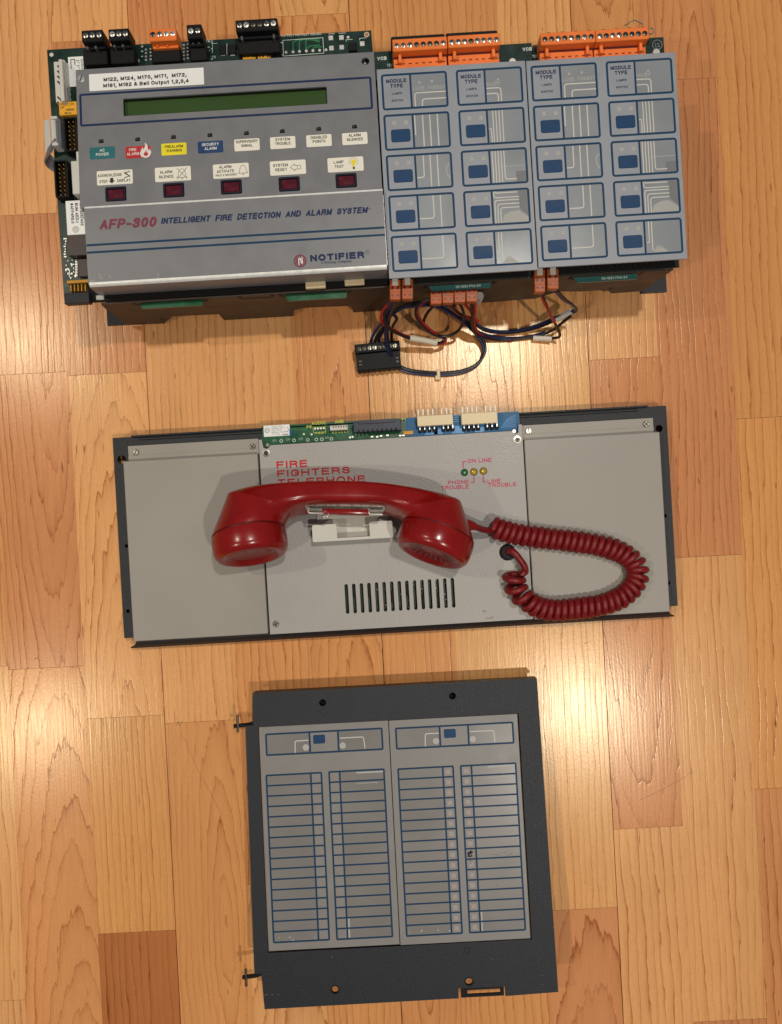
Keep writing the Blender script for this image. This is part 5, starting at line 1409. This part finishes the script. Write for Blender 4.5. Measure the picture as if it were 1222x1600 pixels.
# talk switch on the inner side of the handle
ya_ = FT.L(545, 796, 0)[1]
def hx_(px, py=798): return FT.L(px, py, 0)[0]
x0_, x1_ = hx_(478), hx_(602.5)
b = MB(FT); b.box(x0_ + 4, x1_ - 4, ya_ - 1.0, ya_ + 1.2, -9, 7.6, .4); b.part('switch_bed', M['dull'], hs)
b = MB(FT); b.prism(rr(x0_, ya_ - 4.4, x1_, ya_ + 2.4, 3.2, 6), 7.4, 8.6, .3); sf = b.part('switch_frame', M['metal'], hs)
b = MB(FT); b.prism(rr(x0_ + 2, ya_ - 2.6, x1_ - 2, ya_ - .4, 1.0, 4), 8.5, 8.75); b.part('frame_groove', M['dull'], sf)
b = MB(FT); b.box(hx_(505), hx_(578), ya_ - 6.6, ya_ - 2.6, 4.5, 9.6, .7, 2); b.part('talk_bar', M['red'], hs)
for xa_, xb_ in ((484, 506), (577, 598)):
    b = MB(FT); b.tube([(hx_(xa_), ya_ - 2, 8.8), (hx_(xa_), ya_ - 5.6, 9.0), (hx_(xa_) + .8, ya_ - 6.4, 9.0), (hx_(xb_), ya_ - 6.4, 9.0)], .75, 8); b.part('switch_rod', M['tin'], hs)
x = hx_(510); b = MB(FT); b.tube([(x + 2.4 * math.cos(a * .33), ya_ - 7.0 + 2.2 * math.sin(a * .33), 7.8 + .06 * a) for a in range(26)], .5, 6)
b.part('switch_spring', M['metal'], hs)

# coiled cord: straight lead, tight coil, loose end into the grommet
def tohs(v): return FT.inv @ v
zc = 30.0
lead = [(732, 820, 52), (740, 822, 50), (750, 826, 44), (760, 828.5, 38), (768, 829, 34)]
axis_px = [(770, 824), (785, 829), (810, 835), (840, 839.5), (870, 843), (900, 846.5), (925, 850), (947, 855), (967, 862), (984, 872), (995, 886), (996, 902), (988, 918), (974, 931), (955, 940.5),
           (930, 947), (900, 951), (870, 953.5), (850, 951.5), (833, 945), (818, 934), (808, 922), (804, 911), (803, 902), (804, 893)]
axis = spline([P(px, py, zc) for px, py in axis_px], 14)
cum = [0]
for a, c in zip(axis, axis[1:]): cum.append(cum[-1] + (c - a).length)
total = cum[-1]
def along(s):
    s = max(0, min(total, s)); lo = 0
    import bisect
    i = max(0, min(len(cum) - 2, bisect.bisect(cum, s) - 1)); t = (s - cum[i]) / max(1e-9, cum[i + 1] - cum[i])
    p = axis[i].lerp(axis[i + 1], t); tan = (axis[i + 1] - axis[i]).normalized(); return p, tan
tight = total * .885
pitch = 5.45
path = []
s = 0; ph = math.pi * .5; st = 18
rc_ = 6.6
while s < total:
    p, tan = along(s); nrm = Vector((-tan.y, tan.x, 0))
    pitch_ = pitch if s < tight else 8.2
    if s < 4: pitch_ = 5.4
    rad = rc_ if s < tight else rc_ * (1 + .12 * (s - tight) / (total - tight))
    wob = .35 * math.sin(s * .21) + .25 * math.sin(s * .53 + 1)
    path.append(p + nrm * math.cos(ph) * (rad + wob * .4) + Vector((0, 0, 1)) * math.sin(ph) * (rad * .93) + tan * wob * .3)
    ph -= 2 * math.pi / st; s += pitch_ / st
tail_ = [P(821, 893, 30), P(819, 884, 31), P(813, 875, 32), P(806, 866, 32), P(799, 860.5, 30), P(794, 862, 24), P(793, 863, 19)]
full = spline([P(*q) for q in lead], 6)[:-1] + spline([P(*lead[-1]), path[0].lerp(P(*lead[-1]), .4) + Vector((0, 0, 1)), path[0]], 4)[1:-1] + path + spline([path[-1]] + tail_, 6)[1:]
b = MB(FT); b.tube([tohs(v) for v in full], 2.72, 10)
b.part('coiled_cord', M['cord'], hs, angle=80)
b = MB(FT); bt = [tohs(P(*q)) for q in ((728, 819, 52), (736, 821, 51), (742, 823, 49))]; b.tube(bt, [4.2, 4.0, 3.2], 14); b.part('strain_relief', M['red'], hs)

# ================================================================== 3  ANNUNCIATOR PANEL
oC = P(619, 1300, 26)
FC = Frame(oC, Rz(3.0) @ Rx(-2.6))
ann = thing('annunciator_panel', 'square charcoal framed annunciator with two blue-lined label modules, lowest on the floor', 'annunciator panel', FC)
c = lambda px, py, z=0: FC.L(px, py, z)
# frame outline: notched corner, hinge side and latch recess
o_px = [(395, 1083), (839, 1060), (872.5, 1550), (790, 1556.5), (789.3, 1541.5), (716.3, 1544.5), (717, 1560), (413.5, 1577), (408.5, 1521), (397.5, 1522), (383.5, 1134.5), (395.5, 1133)]
out = [c(*p) for p in o_px]
hol = [c(504, 1098), c(707, 1087.5), c(523.5, 1546.5), c(733, 1534)]
mq = rect(FC, 0, (405.5, 1136.5), (806.5, 1116), (831.5, 1467.5), (418.5, 1486.5))
b = MB(FC)
b.plate(out, [circ(x, y, 2.9, 18) for x, y in hol] + [[(mq[0] - .5, mq[1] - .6), (mq[2] + 1.0, mq[1] - .6), (mq[2] + 1.0, mq[3] + .5), (mq[0] - .5, mq[3] + .5)]], -2.5, 0)
fr = b.part('frame', M['navy_powder'], ann)
# folded edges behind the face
b = MB(FC)
xl_, xr_ = out[10][0], out[2][0]
b.box(out[0][0] + .1, out[1][0] - .1, out[0][1] - 1.3, out[0][1] - .1, -12, -2.5); b.box(xl_ + 1.6, xl_ + 2.8, out[9][1] + 2, out[10][1] - 2, -12, -2.5); b.box(out[1][0] - 4, out[1][0] - 2.8, out[2][1] + 6, out[1][1] - 4, -12, -2.5)
b.box(out[7][0] + 2, out[5][0] - 4, out[7][1] + 2.5, out[7][1] + 3.6, -10, -2.5)
b.part('folded_edge', M['navy_powder'], fr)
b = MB(FC)
for x, y in hol[:2]: b.lathe([(2.9, -2.5), (2.9, -9), (0, -9)], Matrix.Translation((x, y, 0)), 16)
b.part('socket', M['black'], fr)
b = MB(FC)
for x, y in hol[2:]: b.lathe([(3.3, .05), (3.7, .3), (2.9, -.1), (2.9, -2.5)], Matrix.Translation((x, y, 0)), 18)
b.part('hole_rim', M['black'], fr)
# latch tab seen in the recess
ta = c(720, 1546, -3); tb2 = c(788, 1556, -3)
wh0 = c(730.5, 1546.5, -3); wh1 = c(782, 1553, -3)
b = MB(FC)
b.plate([(ta[0], tb2[1]), (tb2[0], tb2[1] ), (tb2[0], ta[1] + 3), (ta[0], ta[1] + 3)], [[(wh0[0], (wh0[1] + wh1[1]) / 2 - 1.7), (wh1[0], (wh0[1] + wh1[1]) / 2 - 1.7), (wh1[0], (wh0[1] + wh1[1]) / 2 + 1.7), (wh0[0], (wh0[1] + wh1[1]) / 2 + 1.7)]], -5, -3.5)
b.part('latch_tab', M['black'], ann)
b = MB(FC)
x, y = c(730, 1485); b.stroke(circ(x, y, 2.4, 20), .35, .06, True); x, y = c(506, 1112); b.stroke(circ(x, y, 2.4, 20), .3, .06, True)
b.part('moulding_mark', M['black'], fr)
b = MB(FC)
for px, py, l in ((413, 1555, 3), (424, 1554.5, 1.5), (434, 1554, 1.2), (517, 1496, 1.5), (530, 1497, .6), (768, 1498, 1), (846, 1538, 1), (838, 1120, .6), (845, 1524, 1.3)):
    x, y = c(px, py); b.stroke([(x, y), (x + l, y + rnd.uniform(-.5, .8))], .3, .06)
b.part('scuff', M['ghost_dark'], fr)
# hinge pins
for (xa, ya, xb, yb4, cx_, cy0, cy1) in ((365.5, 1134.5, 399, 1131, 371, 1117.5, 1143.5), (379, 1527, 409, 1523, 384, 1514, 1541)):
    b = MB(FC); z = -4
    A = Vector(c(xa, ya, z) + (z,)); B = Vector(c(xb, yb4, z) + (z,))
    b.tube([A, A.lerp(B, .3), A.lerp(B, .7), B + Vector((0, 1, 0))], 1.7, 10)
    hp = b.part('hinge_pin', M['black'], ann)
    b = MB(FC); A = Vector(c(cx_, cy0, z + 1) + (z + 1,)); B = Vector(c(cx_ + 1, cy1, z + 1) + (z + 1,)); b.tube([A, A.lerp(B, .5), B], 1.1, 8); b.part('cross_pin', M['dull'], hp)

LAMPM = MB(); LAMPM.prism(rr(-1.9, -1.9, 1.9, 1.9, .5, 2), 0, .12, .05); LAMPM = LAMPM.mesh('indicator_lamp', mat('pale_pink_lamp', srgb(160, 150, 145), .45))
LAMPD = MB(); LAMPD.stroke([(-1.5, -1.2), (1.3, -1.2), (1.3, 1.4)], .35, .06); LAMPD = LAMPD.mesh('indicator_lamp', mat('dim_lamp_edge', srgb(152, 134, 126), .5))
def label_module(corners, header, hv, key, cols_, traces, label, pale):
    q = rect(FC, 0, *corners)
    ZA = -.6
    b = MB(FC); b.prism(rr(q[0] + .1, q[1], q[2] - .1, q[3], .4, 2), -3, ZA, .15)
    mod = b.part('label_module', M['annfilm'], ann, label)
    g = MB(FC); pn = MB(FC); tr2 = MB(FC); gh = MB(FC); zz = ZA + .06
    h = rect(FC, ZA, *header)
    g.stroke(rr(h[0], h[1], h[2], h[3], .8, 2), 1.45, zz + .03, True)
    xs_ = [c((p[0] + p[1]) / 2, (h0 := (p[2]))) [0] for p in hv]
    for x in xs_: g.stroke([(x, h[1]), (x, h[3])], 1.45, zz + .02)
    for xa, xb in ((h[0], xs_[0]), (xs_[1], h[2])): MB(FC).sheet([(xa, h[1]), (xb, h[1]), (xb, h[3]), (xa, h[3])], zz - .03).part('window_pane', M['annpane'], mod)
    kx, ky = c(*key, ZA); k_ = MB(FC); k_.prism(rr(kx - 4.8, ky - 3.5, kx + 4.8, ky + 3.5, 1), ZA, ZA + .5, .2); k_.part('blue_key', M['blue_key'], mod)
    for t in traces:
        P_ = [c(*p, ZA) for p in t]; o2 = [P_[0]]
        for i in range(1, len(P_) - 1):
            a, p, d = Vector(P_[i - 1]), Vector(P_[i]), Vector(P_[i + 1]); r2 = 1.6
            q0 = p + (a - p).normalized() * r2; q1 = p + (d - p).normalized() * r2
            for tt in (0, .33, .67, 1): o2.append(tuple(q0.lerp(p, tt).lerp(p.lerp(q1, tt), tt)))
        o2.append(P_[-1]); tr2.stroke(o2, .8, zz)
    for x, sg in ((xs_[0] - 3.4, 1), (xs_[1] + 3.4, -1)): gh.sheet(circ(x, h[1] + 4.6, 2.6, 16), zz)
    for ci_, (cc, vt, vb, lampside) in enumerate(cols_):
        r0 = rect(FC, ZA, *cc)
        xv = (c(vt[0], vt[1], ZA)[0] + c(vb[0], vb[1], ZA)[0]) / 2
        g.stroke(rr(r0[0], r0[1], r0[2], r0[3], .6, 2), 1.4, zz + .03, True); g.stroke([(xv, r0[1]), (xv, r0[3])], 1.4, zz + .02)
        lw = (r0[0], xv) if lampside == 'r' else (xv, r0[2])
        lm_ = (xv, r0[2]) if lampside == 'r' else (r0[0], xv)
        for i in range(16):
            y = r0[3] + (r0[1] - r0[3]) * i / 16
            if i: g.stroke([(r0[0], y), (r0[2], y)], 1.3, zz + .01)
            ym = y + (r0[1] - r0[3]) / 32
            y2 = y + (r0[1] - r0[3]) / 16
            MB(FC).sheet([(lw[0], y2), (lw[1], y2), (lw[1], y), (lw[0], y)], zz - .03).part('label_window', M['annpane'], mod)
            inst('indicator_lamp', LAMPM if pale else LAMPD, mod, FC, (lm_[0] + lm_[1]) / 2, ym, ZA + .02)
        xm = lw[0] + .6; w_ = lw[1] - lw[0]
        if lampside == 'l':
            gh.sheet([(lw[0] + w_ * .36, r0[3] - 1.2), (lw[0] + w_ * .98, r0[3] - 1.2), (lw[0] + w_ * .98, r0[3] - 2.4), (lw[0] + w_ * .4, r0[3] - 2.4)], zz)
            gh.sheet([(lw[0] + w_ * .36, r0[3] - 10.2), (lw[0] + w_ * .85, r0[3] - 10.2), (lw[0] + w_ * .85, r0[3] - 10.6), (lw[0] + w_ * .36, r0[3] - 10.6)], zz)
            gh.sheet([(lw[0] + .7, r0[1] + .8), (lw[0] + 2.0, r0[1] + .8), (lw[0] + 2.2, r0[1] + 16), (lw[0] + .9, r0[1] + 16)], zz - .01)
        else:
            for k in range(4):
                xx = lw[0] + rnd.uniform(1, w_ - 2); yy = r0[1] + rnd.uniform(1, 4); gh.stroke([(xx, yy), (xx + rnd.uniform(.5, 2), yy + rnd.uniform(-1.2, 1.2))], rnd.uniform(.3, .9), zz)
    g.part('printed_grid', M['blue_print'], mod); tr2.part('printed_track', M['trace'], mod); gh.part('film_mark', M['annghost'], mod)
    return mod
M['annfilm'] = mat('warm_grey_film', srgb(134, 130, 127), .42, bump=.05, bscale=1200, var=.03)
M['annpane'] = mat('warm_window_film', srgb(129, 125, 122), .28, var=.04, vscale=20)
M['annghost'] = mat('pale_film_print', srgb(178, 174, 168), .5)
label_module(((405.5, 1136.5), (606.5, 1126), (625, 1476.5), (418.5, 1486.5)), ((415.5, 1148), (596.5, 1137.5), (598, 1170), (417, 1180.5)), ((483.5, 484.5, 1160), (527.5, 529.5, 1157)), (498.7, 1155),
             ((((417, 1212), (502.5, 1207), (514, 1468), (427, 1473)), (486.5, 1208), (497, 1469), 'r'), (((515, 1206), (600, 1202), (613, 1463), (526, 1468)), (531, 1205), (543, 1467), 'l')),
             (((461.3, 1177), (461, 1158), (482, 1156.5)), ((531, 1153.3), (568, 1151.3), (570.3, 1169.5))), 'label module on the hinge side with dim lamps', False)
label_module(((607.5, 1126), (806.5, 1116), (831.5, 1467.5), (625.5, 1476.5)), ((618.5, 1138), (801, 1129), (802.5, 1161), (620, 1169.5)), ((687, 688, 1150), (731, 733, 1147), ), (703, 1146),
             ((((622, 1202), (707.5, 1197), (722.5, 1458), (635.7, 1462.5)), (691, 1198), (706.5, 1459), 'r'), (((719, 1196.3), (804.5, 1193), (822, 1452.7), (735, 1457)), (736, 1196), (751.5, 1456), 'l')),
             (((664.5, 1166), (664.5, 1146.5), (686, 1145.5)), ((734, 1143), (771.5, 1141.5), (773.5, 1160))), 'label module away from the hinges with pale lamps and a black scuff', True)
b = MB(FC); z = -.4
for i in range(14):
    x, y = c(734.5 + rnd.uniform(-3, 3), 1335 + rnd.uniform(-4, 4), z); rr0 = rnd.uniform(.5, 1.5)
    b.sheet([(x + rr0 * math.cos(t * .9) * rnd.uniform(.6, 1.1), y + rr0 * math.sin(t * .9) * rnd.uniform(.6, 1.2)) for t in range(7)], z + i * .004)
for (px, py, l, a) in ((735, 1347, 2.8, 90), (734, 1350, 1.5, 20), (776, 1384, .8, 10)):
    x, y = c(px, py, z); b.stroke([(x, y), (x + l * math.cos(R(a)), y + l * math.sin(R(a)))], .3, z)
b.part('black_scuff', M['blacker'], ann)
b = MB(FC)
for i in range(7):
    x, y = c(765 + i * 5.5, 1334 + rnd.uniform(-2.5, 2.5), z); b.stroke([(x, y), (x + rnd.uniform(1, 2.5), y + rnd.uniform(-.8, .8))], rnd.uniform(.3, .6), z)
b.part('grey_scuff', M['ghost_dark'], ann)
